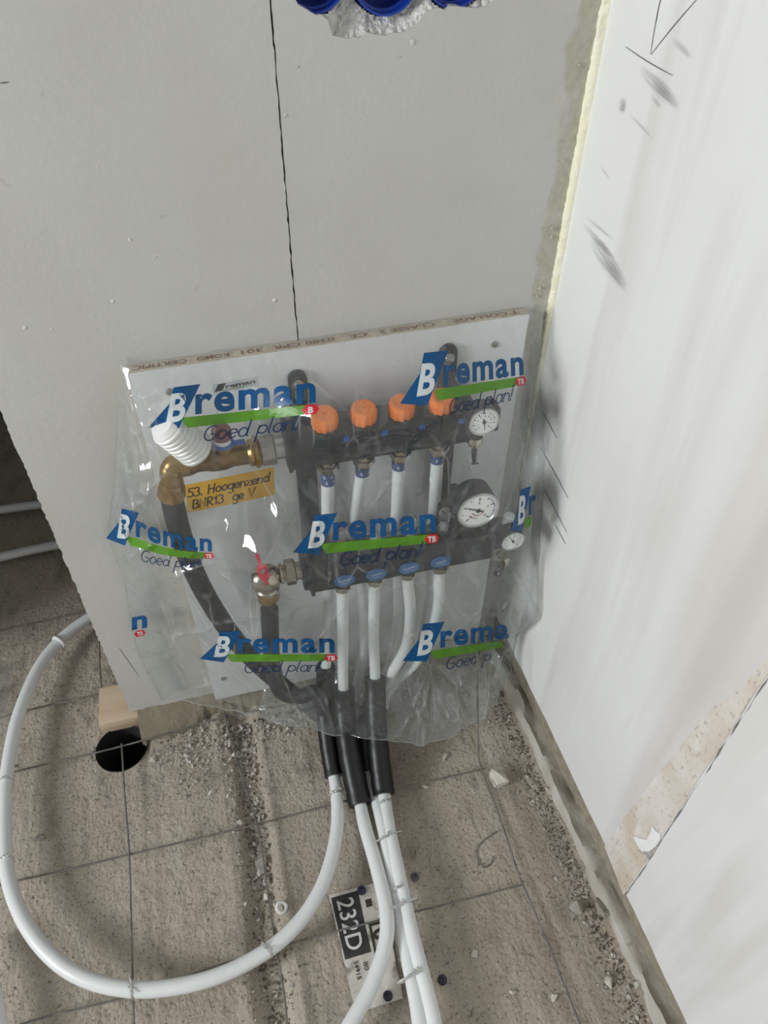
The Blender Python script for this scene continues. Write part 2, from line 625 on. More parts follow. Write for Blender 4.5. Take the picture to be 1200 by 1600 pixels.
def type2d(text, bold=0., shear=0., space=1.):
    """letters as a 2D mesh, scaled so that the run is 1 wide from x=0 and keeps its aspect"""
    key = (text, bold, shear, space)
    if key in _tc:
        return _tc[key]
    cu = bpy.data.curves.new('type', 'FONT')
    cu.body = text
    cu.size = 1
    cu.offset = bold
    cu.shear = shear
    cu.space_character = space
    cu.resolution_u = 4
    o = bpy.data.objects.new('type', cu)
    COL.objects.link(o)
    dg = bpy.context.evaluated_depsgraph_get()
    me = o.evaluated_get(dg).to_mesh()
    bm = bmesh.new()
    bm.from_mesh(me)
    o.evaluated_get(dg).to_mesh_clear()
    bpy.data.objects.remove(o)
    bpy.data.curves.remove(cu)
    bmesh.ops.remove_doubles(bm, verts=bm.verts, dist=1e-5)
    bmesh.ops.triangulate(bm, faces=bm.faces)
    for it in range(3):
        lg = [e for e in bm.edges if e.calc_length() > .16]
        if not lg:
            break
        bmesh.ops.subdivide_edges(bm, edges=lg, cuts=1)
        bmesh.ops.triangulate(bm, faces=bm.faces)
    bm.verts.index_update()
    v = np.array([(q.co.x, q.co.y) for q in bm.verts])
    f = [[q.index for q in fc.verts] for fc in bm.faces]
    bm.free()
    v[:, 0] -= v[:, 0].min()
    _tc[key] = (v, f)
    return _tc[key]


def arc(cx, cy, rx, ry, a0, a1, n=12):
    return [(cx + rx * math.cos(math.radians(a0 + (a1 - a0) * i / n)), cy + ry * math.sin(math.radians(a0 + (a1 - a0) * i / n))) for i in range(n + 1)]


HAND = {
    'G': (.78, [arc(.36, .5, .36, .5, 55, 320) + [(.62, .42), (.36, .42)]]),
    'o': (.58, [arc(.24, .3, .24, .3, 80, 440)]),
    'e': (.56, [[(.02, .28), (.47, .34)] + arc(.24, .3, .24, .3, 5, 315)]),
    'd': (.62, [arc(.24, .3, .24, .3, 30, 390), [(.54, 1.05), (.48, .05), (.56, 0)]]),
    'p': (.62, [[(.06, .6), (0, -.5)], arc(.28, .32, .25, .28, 170, -170)]),
    'l': (.26, [[(.08, 1.05), (.03, .1), (.1, 0)]]),
    'a': (.62, [arc(.24, .3, .24, .3, 30, 390), [(.5, .58), (.47, .08), (.56, 0)]]),
    'n': (.58, [[(.03, .6), (0, 0)], [(.01, .34)] + arc(.23, .33, .21, .25, 165, 0) + [(.46, 0)]]),
    '!': (.3, [[(.1, 1.1), (.05, .28)], [(.03, .08), (.02, 0)]]),
    ' ': (.42, []),
    '.': (.3, [[(.08, .05), (.08, 0)]]),
    '5': (.6, [[(.5, 1), (.1, 1), (.06, .58)] + arc(.22, .32, .26, .3, 100, -140)]),
    '3': (.6, [arc(.22, .76, .22, .24, 150, -80) + arc(.22, .26, .27, .27, 85, -150)]),
    '1': (.36, [[(0, .75), (.16, 1), (.14, 0)]]),
    'H': (.72, [[(.05, 1), (0, 0)], [(.56, 1), (.5, 0)], [(.02, .52), (.53, .52)]]),
    'g': (.6, [arc(.24, .3, .24, .3, 30, 390), [(.5, .58), (.48, -.3)] + arc(.26, -.3, .22, .16, 0, -150)]),
    'r': (.46, [[(.03, .6), (0, 0)], [(.01, .34)] + arc(.22, .36, .2, .22, 165, 45)]),
    'z': (.52, [[(0, .58), (.42, .58), (0, 0), (.46, 0)]]),
    'B': (.66, [[(.05, 1), (0, 0)], [(.05, 1)] + arc(.2, .76, .28, .24, 90, -90) + arc(.2, .26, .34, .27, 90, -90) + [(0, 0)]]),
    'N': (.74, [[(0, 0), (.04, 1), (.5, 0), (.56, 1)]]),
    'R': (.7, [[(.05, 1), (0, 0)], [(.05, 1)] + arc(.2, .74, .3, .26, 90, -90) + [(.05, .48), (.54, 0)]]),
    'V': (.7, [[(0, 1), (.26, 0), (.6, 1)]]),
    'W': (.8, [[(0, 1), (.2, 0), (.38, .7), (.56, 0), (.78, 1)]]),
}


def hand2d(text, width=.09, slant=.18):
    V = []
    Fc = []
    x0 = 0.
    for ch in text:
        adv, st = HAND[ch]
        for pl in st:
            pts = np.array([(x0 + p[0] + slant * p[1], p[1]) for p in pl])
            tn = np.zeros_like(pts)
            tn[1:-1] = pts[2:] - pts[:-2]
            tn[0] = pts[1] - pts[0]
            tn[-1] = pts[-1] - pts[-2]
            tn /= np.linalg.norm(tn, axis=1)[:, None] + 1e-9
            nn = np.stack([-tn[:, 1], tn[:, 0]], 1) * width / 2
            pts[0] -= tn[0] * width / 2
            pts[-1] += tn[-1] * width / 2
            b = len(V)
            for a, c in zip(pts + nn, pts - nn):
                V += [tuple(a), tuple(c)]
            for i in range(len(pts) - 1):
                Fc.append((b + 2 * i, b + 2 * i + 1, b + 2 * i + 3, b + 2 * i + 2))
        x0 += adv
    return np.array(V), Fc, x0


def poly2d(pts, step=None):
    """filled outline, cut into small triangles so that it can follow a curved film"""
    bm = bmesh.new()
    vs = [bm.verts.new((p[0], p[1], 0)) for p in pts]
    bm.faces.new(vs)
    bmesh.ops.triangulate(bm, faces=bm.faces)
    if step:
        for it in range(4):
            lg = [e for e in bm.edges if e.calc_length() > step]
            if not lg:
                break
            bmesh.ops.subdivide_edges(bm, edges=lg, cuts=1)
            bmesh.ops.triangulate(bm, faces=bm.faces)
    bm.verts.index_update()
    v = np.array([(q.co.x, q.co.y) for q in bm.verts])
    f = [[q.index for q in fc.verts] for fc in bm.faces]
    bm.free()
    return v, f


def fit(vf, x0, x1, y0, h):
    """place a type2d run: x from x0 to x1, baseline y0, letter scale h = height of size-1 type"""
    v = vf[0].copy()
    v[:, 0] = x0 + v[:, 0] / v[:, 0].max() * (x1 - x0)
    v[:, 1] = y0 + v[:, 1] * h
    return v, vf[1]


def decal(name, items, fn, mats, parent, facing=None):
    """items: (verts2d, faces, material index, lift); fn maps (u, v, lift) to a place on the surface"""
    mb = MB()
    for v, f, mi, lf in items:
        mb.add([fn(a, b, lf) for a, b in v], f, mi)
    me = bpy.data.meshes.new(name)
    me.from_pydata(mb.v, [], mb.f)
    for mm in mats:
        me.materials.append(M[mm])
    me.polygons.foreach_set('material_index', mb.m)
    me.update()
    if facing is not None and len(me.polygons):
        fv = Vector(facing)
        bm = bmesh.new()
        bm.from_mesh(me)
        fl_ = [f for f in bm.faces if f.normal.dot(fv) < 0]
        bmesh.ops.reverse_faces(bm, faces=fl_)
        bm.to_mesh(me)
        bm.free()
    return link(name, me, parent)



# ================================================================== THE SETTING
CEIL = 2.6
YF, YB = -3.2, 2.2
HOLE = (-.748, -.053, .046)


# ---- floor: cast slab, brushed along y, with a recessed joint full of dirt and a drilled hole
def axis_steps(a, b, f0, f1, fine, coarse):
    xs = list(np.arange(a, f0, coarse)) + list(np.arange(f0, f1, fine)) + list(np.arange(f1, b + coarse, coarse))
    xs[-1] = b
    return np.array(xs)


def floor_z(x, y):
    z = (fbm(x * 9, y * 5, 5) - .5) * .008
    z = z + (vn(x * 210, y * 14) - .5) * .0016 + (vn(x * 90, y * 70) - .5) * .0016
    rough = np.clip((vn(x * 7 + 3, y * 7) - .45) * 4, 0, 1)
    z = z + rough * (fbm(x * 120, y * 120, 2) - .4) * .0055
    d = (x + .532 + .006 * np.sin(y * 9)) / .026          # joint between two slabs
    z = z - .015 * np.clip(2.2 * (1 - d * d), 0, 1)
    z = z + .004 * np.exp(-((x + .494) / .006) ** 2) + .003 * np.exp(-((x + .575) / .008) ** 2)
    z = z - .003 * np.exp(-((x + .706 + .01 * y) / .006) ** 2)
    z = z - .004 * np.exp(-((x + .10) / .012) ** 2)
    z = z + .010 * np.clip((x + .06) / .06, 0, 1) ** 2
    return z


xs = axis_steps(XL, .1, -1.12, .03, .005, .06)
ys = axis_steps(YF, YB, -.74, .42, .005, .06)
gx, gy = np.meshgrid(xs, ys, indexing='ij')
gz = floor_z(gx, gy)
hx, hy, hr = HOLE
dd = np.hypot(gx - hx, gy - hy)
snap = (dd > hr - .0035) & (dd < hr + .0035)
gx = np.where(snap, hx + (gx - hx) / np.maximum(dd, 1e-6) * hr, gx)
gy = np.where(snap, hy + (gy - hy) / np.maximum(dd, 1e-6) * hr, gy)
inside = dd < hr - .0035
nx, ny = gx.shape
idx = np.arange(nx * ny).reshape(nx, ny)
quads = np.stack([idx[:-1, :-1], idx[1:, :-1], idx[1:, 1:], idx[:-1, 1:]], -1).reshape(-1, 4)
ins = inside.reshape(-1)
quads = quads[~ins[quads].any(1)]
me = bpy.data.meshes.new('floor')
me.from_pydata(np.stack([gx, gy, gz], -1).reshape(-1, 3).tolist(), [], quads.tolist())
me.materials.append(M['floor'])
me.polygons.foreach_set('use_smooth', [True] * len(me.polygons))
floor = tag(link('floor', me), 'rough grey concrete slab floor with a dirt-filled joint', kind='structure')
mb = MB()
mb.lathe([(0, hr), (-.16, hr * .98), (-.16, .001)], (hx, hy, .004), (0, 0, 1), 40, cap=False)
mb.build('hole_lining', 'dark', floor)  # near-black sides stand in for the shade inside the drilled hole


def fz(x, y):
    return float(floor_z(np.array(x), np.array(y)))


# ---- back wall: gypsum blocks with an open joint, a free end at the left and a broken hole for the boxes
def jag(p, q, n, amp, axis, seed):
    r = np.random.RandomState(seed)
    out = []
    for i in range(n + 1):
        t = i / n
        v = [p[0] + (q[0] - p[0]) * t, p[1] + (q[1] - p[1]) * t]
        if 0 < i < n:
            v[axis] += amp * (r.rand() - .5) * 2
        out.append(tuple(v))
    return out


def slab(name, outline, hole, y0, y1, m, parent, holedepth=.03):
    """a block: front outline in (x, z) at y0, carried back to y1; an optional broken hole"""
    bm = bmesh.new()

    def loop(pts, y):
        vs = [bm.verts.new((p[0], y, p[1])) for p in pts]
        es = [bm.edges.new((vs[i], vs[(i + 1) % len(vs)])) for i in range(len(vs))]
        return vs, es
    ov, oe = loop(outline, y0)
    es = list(oe)
    if hole:
        hv, he = loop(hole, y0)
        es += he
    bmesh.ops.triangle_fill(bm, use_beauty=True, use_dissolve=False, edges=es)
    bv, be = loop(outline, y1)
    for i in range(len(ov)):
        j = (i + 1) % len(ov)
        bm.faces.new((ov[i], ov[j], bv[j], bv[i]))
    if hole:
        hb, hbe = loop(hole, y0 + holedepth)
        for i in range(len(hv)):
            j = (i + 1) % len(hv)
            bm.faces.new((hv[j], hv[i], hb[i], hb[j]))
    bm.faces.new(list(reversed(bv)))
    bmesh.ops.recalc_face_normals(bm, faces=bm.faces)
    me = bpy.data.meshes.new(name)
    bm.to_mesh(me)
    bm.free()
    me.materials.append(M[m])
    return link(name, me, parent)


wall_back = tag(empty('wall_back', (-.36, 0, 0)), 'grey gypsum block partition wall with an open vertical joint', kind='structure')
ZB = .031
XE = -.7255
XJ = -.353
l_edge = jag((XE, CEIL), (XE, ZB), 420, .0013, 0, 3)
b_edge = jag((XE, ZB), (XJ - .0008, ZB + .004), 40, .002, 1, 4)[1:]
j_edge = jag((XJ - .0008, ZB + .004), (XJ - .0007, CEIL), 420, .0007, 0, 5)[1:]
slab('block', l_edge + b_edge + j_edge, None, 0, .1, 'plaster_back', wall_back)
HP = [(774, 0), (764, 8), (748, 13), (730, 12), (712, 10), (704, 10), (696, 16), (684, 12), (676, 14), (668, 20), (660, 26), (655, 36), (648, 42),
      (638, 47), (628, 52), (616, 51), (604, 56), (596, 55), (584, 54), (572, 50), (566, 58), (562, 60), (552, 58), (544, 61), (532, 58), (520, 56),
      (516, 44), (512, 32), (502, 23), (494, 24), (484, 18), (474, 12), (466, 8), (462, 0)]
hole = [(float(bk(*p)[0]), float(bk(*p)[2])) for p in HP]
hole += [(-.345, 1.14), (-.347, 1.155), (-.338, 1.174), (-.315, 1.186), (-.29, 1.183), (-.27, 1.186), (-.24, 1.188), (-.21, 1.184), (-.18, 1.187), (-.15, 1.184),
         (-.132, 1.168), (-.126, 1.148), (-.125, 1.13)]
r_edge = jag((XJ + .0008, CEIL), (XJ + .0008, ZB), 420, .0006, 0, 6)
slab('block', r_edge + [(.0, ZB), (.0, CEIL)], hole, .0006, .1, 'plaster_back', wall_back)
# unseen stretch of partition beyond the door opening, added to darken the next room
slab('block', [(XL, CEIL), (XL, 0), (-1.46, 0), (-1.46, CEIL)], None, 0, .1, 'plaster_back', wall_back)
# broken plaster in the hole, round the boxes
BOX_C = [(-.3095, 1.1475), (-.2385, 1.1435), (-.1675, 1.1475)]
BOX_R = .0345
mb = MB()
gs = .0018
xx = np.arange(-.352, -.118, gs)
zz = np.arange(1.07, 1.194, gs)
XX, ZZ = np.meshgrid(xx, zz, indexing='ij')
edge = np.array(hole)


def in_poly(px, pz, poly):
    c = np.zeros(px.shape, bool)
    j = len(poly) - 1
    for i in range(len(poly)):
        xi, zi = poly[i]
        xj, zj = poly[j]
        cond = ((zi > pz) != (zj > pz)) & (px < (xj - xi) * (pz - zi) / (zj - zi + 1e-12) + xi)
        c ^= cond
        j = i
    return c


db = np.min([np.hypot(XX - c[0], ZZ - c[1]) for c in BOX_C], 0)
de = np.min(np.hypot(XX[..., None] - edge[:, 0], ZZ[..., None] - edge[:, 1]), -1)
inn = in_poly(XX, ZZ, hole)
yy = np.where(inn, .003 + .013 * np.clip(de / .012, 0, 1), .004) + (fbm(XX * 260, ZZ * 260, 3) - .45) * .007
keep = (db > BOX_R + .0002) & (inn | (de < .006))
ii = np.arange(XX.size).reshape(XX.shape)
fq = [(ii[i, j], ii[i + 1, j], ii[i + 1, j + 1], ii[i, j + 1]) for i in range(XX.shape[0] - 1) for j in range(XX.shape[1] - 1)
      if keep[i, j] and keep[i + 1, j] and keep[i + 1, j + 1] and keep[i, j + 1]]
mb.add(np.stack([XX, np.maximum(yy, .0012), ZZ], -1).reshape(-1, 3), fq)
mb.build('broken_plaster', 'gypsum_raw', wall_back, smooth=False)
# little pits, bumps and a pencil tick on the face of the blocks
for k, (px, py, r) in enumerate([(204, 374, .0022), (243, 401, .0016), (176, 471, .0024), (268, 463, .0014), (39, 512, .0024), (80, 514, .0014), (645, 65, .0024),
                                 (430, 469, .0028), (192, 193, .0014), (153, 260, .0012), (623, 89, .0012), (465, 105, .0012), (446, 180, .0014)]):
    c = bk(px, py)
    mb = MB()
    bm = bmesh.new()
    bmesh.ops.create_icosphere(bm, subdivisions=2, radius=1)
    rs = np.random.RandomState(k)
    vs = [(c[0] + v.co.x * r * (1 + .4 * rs.rand()), .0003 + min(.001, v.co.y * r * .45), c[2] + v.co.z * r * (1 + .5 * rs.rand())) for v in bm.verts]
    bm.verts.index_update()
    mb.add(vs, [[v.index for v in f.verts] for f in bm.faces])
    bm.free()
    mb.build('plaster_blob', 'gypsum_raw', wall_back)


def stroke(p, q, w0, surf='back', w1=None, n=6, bend=0.):
    """a flat mark between two photo points, on the back or the right wall"""
    a = bk(*p) if surf == 'back' else rt(*p)
    b = bk(*q) if surf == 'back' else rt(*q)
    k = 0 if surf == 'back' else 1
    A = np.array([a[k], a[2]])
    B = np.array([b[k], b[2]])
    t = (B - A) / np.linalg.norm(B - A)
    nn = np.array([-t[1], t[0]])
    V = []
    for i in range(n + 1):
        s_ = i / n
        c = A + (B - A) * s_ + nn * bend * math.sin(math.pi * s_)
        w_ = (w0 + ((w1 if w1 else w0) - w0) * s_) * (.35 + .65 * math.sin(math.pi * min(1, max(0, .08 + .84 * s_)))) / 2
        V += [c + nn * w_, c - nn * w_]
    return np.array(V), [(2 * i, 2 * i + 1, 2 * i + 3, 2 * i + 2) for i in range(n)]


def on_back(u, v, lf):
    return (u, -.0002 - lf, v)


def on_right(u, v, lf):
    return (-.0004 - lf, u, v)


v, f = stroke((0, 130), (14, 128), .0015)
decal('pencil_mark', [(v, f, 0, 0)], on_back, ['pencil'], wall_back, (0, -1, 0))
v, f = stroke((186, 1012), (218, 1058), .0012)
decal('pencil_mark', [(v, f, 0, 0)], on_back, ['pencil'], wall_back, (0, -1, 0))
v, f = stroke((388, 555), (466, 546), .0012, bend=.004)
decal('hairline', [(v, f, 0, 0)], on_back, ['pencil'], wall_back, (0, -1, 0))

# ---- right wall: two white blocks with an open joint, adhesive band, marks and mortar at the foot
wall_right = tag(empty('wall_right', (0, -.5, 0)), 'white gypsum block wall with pencil marks and a tan adhesive band', kind='structure')
YJ = -.541


def wall_x(name, y0, y1, z0, x0, seeds, m='plaster_right', zt=CEIL):
    r = np.random.RandomState(seeds)
    ol = [(y0, zt)] + [(y0 + (.0026 * (r.rand() - .5)), zt + (z0 - zt) * i / 160) for i in range(1, 160)] + [(y0, z0)]
    ol += [(y0 + (y1 - y0) * i / 120, z0 + .004 * (r.rand() - .5)) for i in range(1, 120)]
    ol += [(y1, z0)] + [(y1 + (.0026 * (r.rand() - .5)), z0 + (zt - z0) * i / 160) for i in range(1, 160)] + [(y1, zt)]
    V = [(x0, p[0], p[1]) for p in ol] + [(x0 + .1, p[0], p[1]) for p in ol]
    n = len(ol)
    bm = bmesh.new()
    vs = [bm.verts.new(p) for p in V]
    es = [bm.edges.new((vs[i], vs[(i + 1) % n])) for i in range(n)]
    bmesh.ops.triangle_fill(bm, use_beauty=True, use_dissolve=False, edges=es)
    for i in range(n):
        j = (i + 1) % n
        bm.faces.new((vs[i], vs[j], vs[n + j], vs[n + i]))
    bmesh.ops.recalc_face_normals(bm, faces=bm.faces)
    me = bpy.data.meshes.new(name)
    bm.to_mesh(me)
    bm.free()
    me.materials.append(M[m])
    return link(name, me, wall_right)


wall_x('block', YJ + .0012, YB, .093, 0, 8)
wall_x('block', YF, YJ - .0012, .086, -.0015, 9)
mb = MB()
mb.box((.02, YJ - .01, 0), (.09, YJ + .01, CEIL))
mb.build('joint_filling', 'crack', wall_right)  # shade of the open joint, put in as a dark grey strip behind it
# adhesive band left of the joint: brush-applied, its left edge uneven
LE = [(945, 1322), (957, 1306), (972, 1284), (985, 1266), (1000, 1246), (1012, 1233), (1030, 1207), (1046, 1188), (1068, 1160), (1090, 1134), (1112, 1107), (1128, 1093), (1140, 1094),
      (1150, 1082), (1168, 1064), (1185, 1044), (1200, 1028), (1240, 985), (1290, 935)]
lefts = [rt(*p) for p in LE]
out = [(min(float(q[1]), YJ + .08), float(q[2])) for q in lefts]
rsd = np.random.RandomState(4)
zmin, zmax = out[0][1], out[-1][1]
right_e = [(YJ + .0016 + .002 * rsd.rand(), zmin - .015 + (zmax - zmin + .015) * i / 40) for i in range(41)]
pl = out + list(reversed(right_e))
v, f = poly2d(pl)
decal('adhesive_band', [(v, f, 0, .0004)], on_right, ['glue_band'], wall_right, (-1, 0, 0))
# torn paper left in the band
WP = [(990, 1306), (1004, 1310), (1012, 1312), (1018, 1300), (1020, 1289), (1026, 1298), (1034, 1303), (1033, 1312), (1026, 1322), (1016, 1330), (1004, 1330), (996, 1318)]
GP = [(998, 1328), (1010, 1336), (1014, 1343), (1026, 1330), (1034, 1312), (1027, 1312), (1020, 1322), (1008, 1326)]
it = []
for pp, mi, lf in ((GP, 1, .0008), (WP, 0, .0012)):
    v, f = poly2d([(float(rt(*p)[1]), float(rt(*p)[2])) for p in pp])
    it.append((v, f, mi, lf))
decal('torn_paper', it, on_right, ['paper', 'paper_grey'], wall_right, (-1, 0, 0))
# pencil lines and scuffs
for p, q in (((1033, -4), (1017, 85)), ((1092, -4), (1018, 85)), ((978, 73), (1052, 118)), ((1034, -4), (1026, 34))):
    v, f = stroke(p, q, .0011, 'right', n=10, bend=.001)
    decal('pencil_line', [(v, f, 0, .0002)], on_right, ['pencil'], wall_right, (-1, 0, 0))
for p, q, w0, mm in (((1000, 105), (1062, 168), .016, 'scuff'), ((1050, 60), (1082, 90), .008, 'scuff_faint'), ((968, 158), (978, 172), .016, 'scuff'), ((984, 178), (1020, 215), .005, 'scuff_faint'),
                     ((915, 338), (960, 375), .006, 'scuff_faint'), ((922, 372), (980, 452), .026, 'scuff'), ((912, 350), (960, 405), .010, 'scuff'), ((936, 372), (962, 405), .006, 'scuff_faint'),
                     ((938, 258), (954, 280), .004, 'scuff_faint'), ((1018, 150), (1034, 168), .006, 'scuff_faint')):
    v, f = stroke(p, q, w0, 'right', n=14)
    o = decal('scuff_mark', [(v, f, 0, .0003)], on_right, [mm], wall_right, (-1, 0, 0))
    uvl = o.data.uv_layers.new(name='UVMap')
    for lp in o.data.loops:
        uvl.data[lp.index].uv = ((lp.vertex_index // 2) / 14, lp.vertex_index % 2)
for p, q in (((846, 700), (888, 778)), ((850, 762), (886, 832)), ((868, 820), (884, 850)), ((848, 642), (870, 684))):
    v, f = stroke(p, q, .0018, 'right', n=8)
    decal('pencil_line', [(v, f, 0, .0002)], on_right, ['pencil'], wall_right, (-1, 0, 0))

# mortar at the foot of the right wall: a pale ledge, then a glue line with recess shade in its brown
def strip_along_y(name, prof, y0, y1, step, m, parent, amp, seed):
    """prof: list of (x, z); swept along y with unevenness"""
    n = int((y1 - y0) / step) + 1
    Y = np.linspace(y0, y1, n)
    V = []
    Fc = []
    k = len(prof)
    for i, y in enumerate(Y):
        for j, (x, z) in enumerate(prof):
            V.append((x + amp * (fbm(np.array(y * 22 + j * 9.1 + seed), np.array(j * .8), 4) - .47) * 2, y, z + amp * (fbm(np.array(y * 25 + j * 3.3), np.array(j * 1.7 + seed), 4) - .47) * 2))
    for i in range(n - 1):
        for j in range(k - 1):
            Fc.append((i * k + j, (i + 1) * k + j, (i + 1) * k + j + 1, i * k + j + 1))
    mb = MB()
    mb.add(V, Fc)
    return mb.build(name, m, parent, angle=60)


strip_along_y('mortar_ledge', [(-.016, -.012), (-.0145, .008), (-.012, .018), (-.007, .023), (.0, .022), (.010, .018), (.03, .016)], -1.2, -.005, .004, 'mortar_light', wall_right, .0075, 2.)
strip_along_y('glue_line', [(.016, .010), (.014, .03), (.012, .06), (.008, .08), (.001, .092), (.010, .10)], -1.2, -.005, .004, 'glue', wall_right, .003, 7.)
mb = MB()
mb.box((.02, YF, 0), (.1, YB, .096))
mb.build('wall_footing', 'glue', wall_right)

# ---- the rest of the room, out of view, which shapes the daylight
def shell(name, boxes, m, label=None):
    mb = MB()
    for lo, hi in boxes:
        mb.box(lo, hi)
    return tag(mb.build(name, m, smooth=False), label, kind='structure')


shell('ceiling', [((XL - .1, YF - .1, CEIL), (.15, YB + .1, CEIL + .1))], 'ceiling')
shell('wall_left', [((XL - .1, YF, 0), (XL, WIN_Y0, CEIL)), ((XL - .1, WIN_Y1, 0), (XL, YB, CEIL)), ((XL - .1, WIN_Y0, 0), (XL, WIN_Y1, WIN_Z0)), ((XL - .1, WIN_Y0, WIN_Z1), (XL, WIN_Y1, CEIL))], 'wall_plain')
shell('wall_front', [((XL - .1, YF - .1, 0), (.1, YF, CEIL))], 'wall_plain')
shell('wall_far', [((XL - .1, YB, 0), (.1, YB + .1, CEIL))], 'wall_plain')
wf = MB()
for lo, hi in (((WIN_Y0, WIN_Z0), (WIN_Y1, WIN_Z0 + .06)), ((WIN_Y0, WIN_Z1 - .06), (WIN_Y1, WIN_Z1)), ((WIN_Y0, WIN_Z0), (WIN_Y0 + .06, WIN_Z1)), ((WIN_Y1 - .06, WIN_Z0), (WIN_Y1, WIN_Z1)),
               (((WIN_Y0 + WIN_Y1) / 2 - .03, WIN_Z0), ((WIN_Y0 + WIN_Y1) / 2 + .03, WIN_Z1))):
    wf.box((XL - .07, lo[0], lo[1]), (XL - .02, hi[0], hi[1]))
tag(wf.build('window_1', 'window_frame', smooth=False), kind='structure')

# ================================================================== ELECTRICAL BOXES IN THE HOLE
for (bx, bz), nm in zip(BOX_C, ('nearest the vertical wall joint', 'in the middle of the three', 'nearest the yellow foam corner')):
    t = tag(empty('electrical_box', (bx, .05, bz)), 'round blue plastic wall box in the broken hole, ' + nm, 'electrical box', 'blue wall boxes in the hole')
    mb = MB()
    mb.lathe([(.0, BOX_R), (.046, BOX_R), (.048, BOX_R - .002), (.048, .001), (.046, .001), (.045, BOX_R - .002), (0, BOX_R - .002), (-.0, BOX_R)], (bx, .006, bz), (0, 1, 0), 40, cap=False)
    mb.build('cup', 'blue_box', t)
    mb = MB()
    mb.lathe([(0, BOX_R - .0022), (.004, BOX_R - .0022), (.004, BOX_R - .005), (0, BOX_R - .005), (0, BOX_R - .0022)], (bx, .016, bz), (0, 1, 0), 40, cap=False)
    mb.build('rib', 'blue_box', t)

# ================================================================== FOAM IN THE CORNER
n = 300
V = []
Fc = []
prof = [(-.0075, .002), (-.008, -.003), (-.007, -.0062), (-.003, -.0075), (.001, -.0078)]
zs = np.linspace(.45, 1.75, n)
for i, z in enumerate(zs):
    tp = min(1., max(0., (z - .45) / .4)) ** .7
    for j, (x, y) in enumerate(prof):
        a = .0030 * (fbm(np.array(z * 140 + j), np.array(j * 2.2), 3) - .45)
        V.append((x * (.25 + .75 * tp) + a * 1.6 * (j < 4), y * (.3 + .7 * tp) + a * (j > 0), z))
k = len(prof)
for i in range(n - 1):
    for j in range(k - 1):
        Fc.append((i * k + j, (i + 1) * k + j, (i + 1) * k + j + 1, i * k + j + 1))
mb = MB()
mb.add(V, Fc)
foam = tag(mb.build('sealing_foam', 'foam', smooth=True, angle=70), 'pale yellow strip of cured foam filling the wall corner', 'foam')
mb = MB()
V = []
Fc = []
n = 220
for i, z in enumerate(np.linspace(.60, 1.6, n)):
    wd = .010 + .020 * min(1, (z - .6) / .15) + .012 * (fbm(np.array(z * 30), np.array(1.), 3) - .5) * 2
    for j in range(7):
        x = -.006 - wd * j / 6
        V.append((x, -.0003 - .0009 * float(fbm(np.array(z * 400.), np.array(j * 1.9), 2)) * (1 - j / 6.2), z))
for i in range(n - 1):
    for j in range(6):
        Fc.append((i * 7 + j, (i + 1) * 7 + j, (i + 1) * 7 + j + 1, i * 7 + j + 1))
mb.add(V, Fc)
mb.build('foam_smear', 'foam_film', foam)
for k_, (px, py) in enumerate([(904, 102), (897, 140), (880, 236), (877, 250), (897, 249), (861, 356), (860, 370), (842, 450), (838, 462), (939, 15)]):
    c = bk(px, py)
    mb = MB()
    mb.lathe([(0, .0012), (.0016, .0022), (.003, .0018), (.0042, .0006)], (c[0], .0, c[2]), (.1, -1, .2), 8)
    mb.build('foam_drop', 'foam_film', foam)

# ================================================================== MORTAR AND WOOD UNDER THE BACK WALL
wb = empty('wood_block', (-.74, .02, 0))
tag(wb, 'pale pine packing block wedged under the free end of the wall', 'wood block')
p0 = fl(160, 1142, .002)
mb = MB()
mb.box((-.783, -.012, .0), (-.68, .07, .030), bevel=.0015, mtx=Matrix.Translation(Vector((0, 0, .0))) )
mb.build('block', 'wood', wb)
V = []
Fc = []
xs_ = np.linspace(-.712, -.03, 240)
prof = [(.03, ZB + .004), (-.002, ZB + .004), (-.012, ZB - .004), (-.022, .018), (-.030, .006), (-.034, -.014)]
k = len(prof)
for i, x in enumerate(xs_):
    big = .55 + .65 * float(fbm(np.array(x * 12 + 2), np.array(.3), 3)) + .95 * max(0., 1 - abs(x + .665) / .075) ** .5
    for j, (y, z) in enumerate(prof):
        a = (.014 * (float(fbm(np.array(x * 60 + j * 3.1), np.array(j * 1.3), 4)) - .47) + .012 * (float(fbm(np.array(x * 170 + j * 7.7), np.array(j * 2.9), 3)) - .43)) * (j > 0)
        V.append((x, (y * big if y < 0 else y) + a, z + a * .7))
for i in range(len(xs_) - 1):
    for j in range(k - 1):
        Fc.append((i * k + j, (i + 1) * k + j, (i + 1) * k + j + 1, i * k + j + 1))
Fc.append(tuple(range(k)))
mb = MB()
mb.add(V, Fc)
tag(mb.build('mortar_bed', 'mortar', angle=60), 'rough grey mortar bed squeezed out under the back wall', 'mortar')

# ================================================================== MOUNTING BOARD
BX0, BX1, BZ0, BZL, BZR, BY = -.567, -.042, .040, .761, .772, -.019
board = tag(empty('mounting_board', (-.30, -.01, BZ0)), 'white laminated chipboard panel fixed low on the back wall', 'board')
mb = MB()
mb.add([(BX0, BY, BZ0), (BX1, BY, BZ0), (BX1, BY, BZR), (BX0, BY, BZL)], [(0, 1, 2, 3)], 0)
mb.add([(BX0, BY, BZ0), (BX1, BY, BZ0), (BX1, BY, BZR), (BX0, BY, BZL), (BX0, -.001, BZ0), (BX1, -.001, BZ0), (BX1, -.001, BZR), (BX0, -.001, BZL)],
       [(3, 2, 6, 7), (0, 3, 7, 4), (1, 5, 6, 2), (0, 4, 5, 1), (4, 7, 6, 5)], 1)
mb.build('panel', ['board', 'chip'], board, smooth=False)


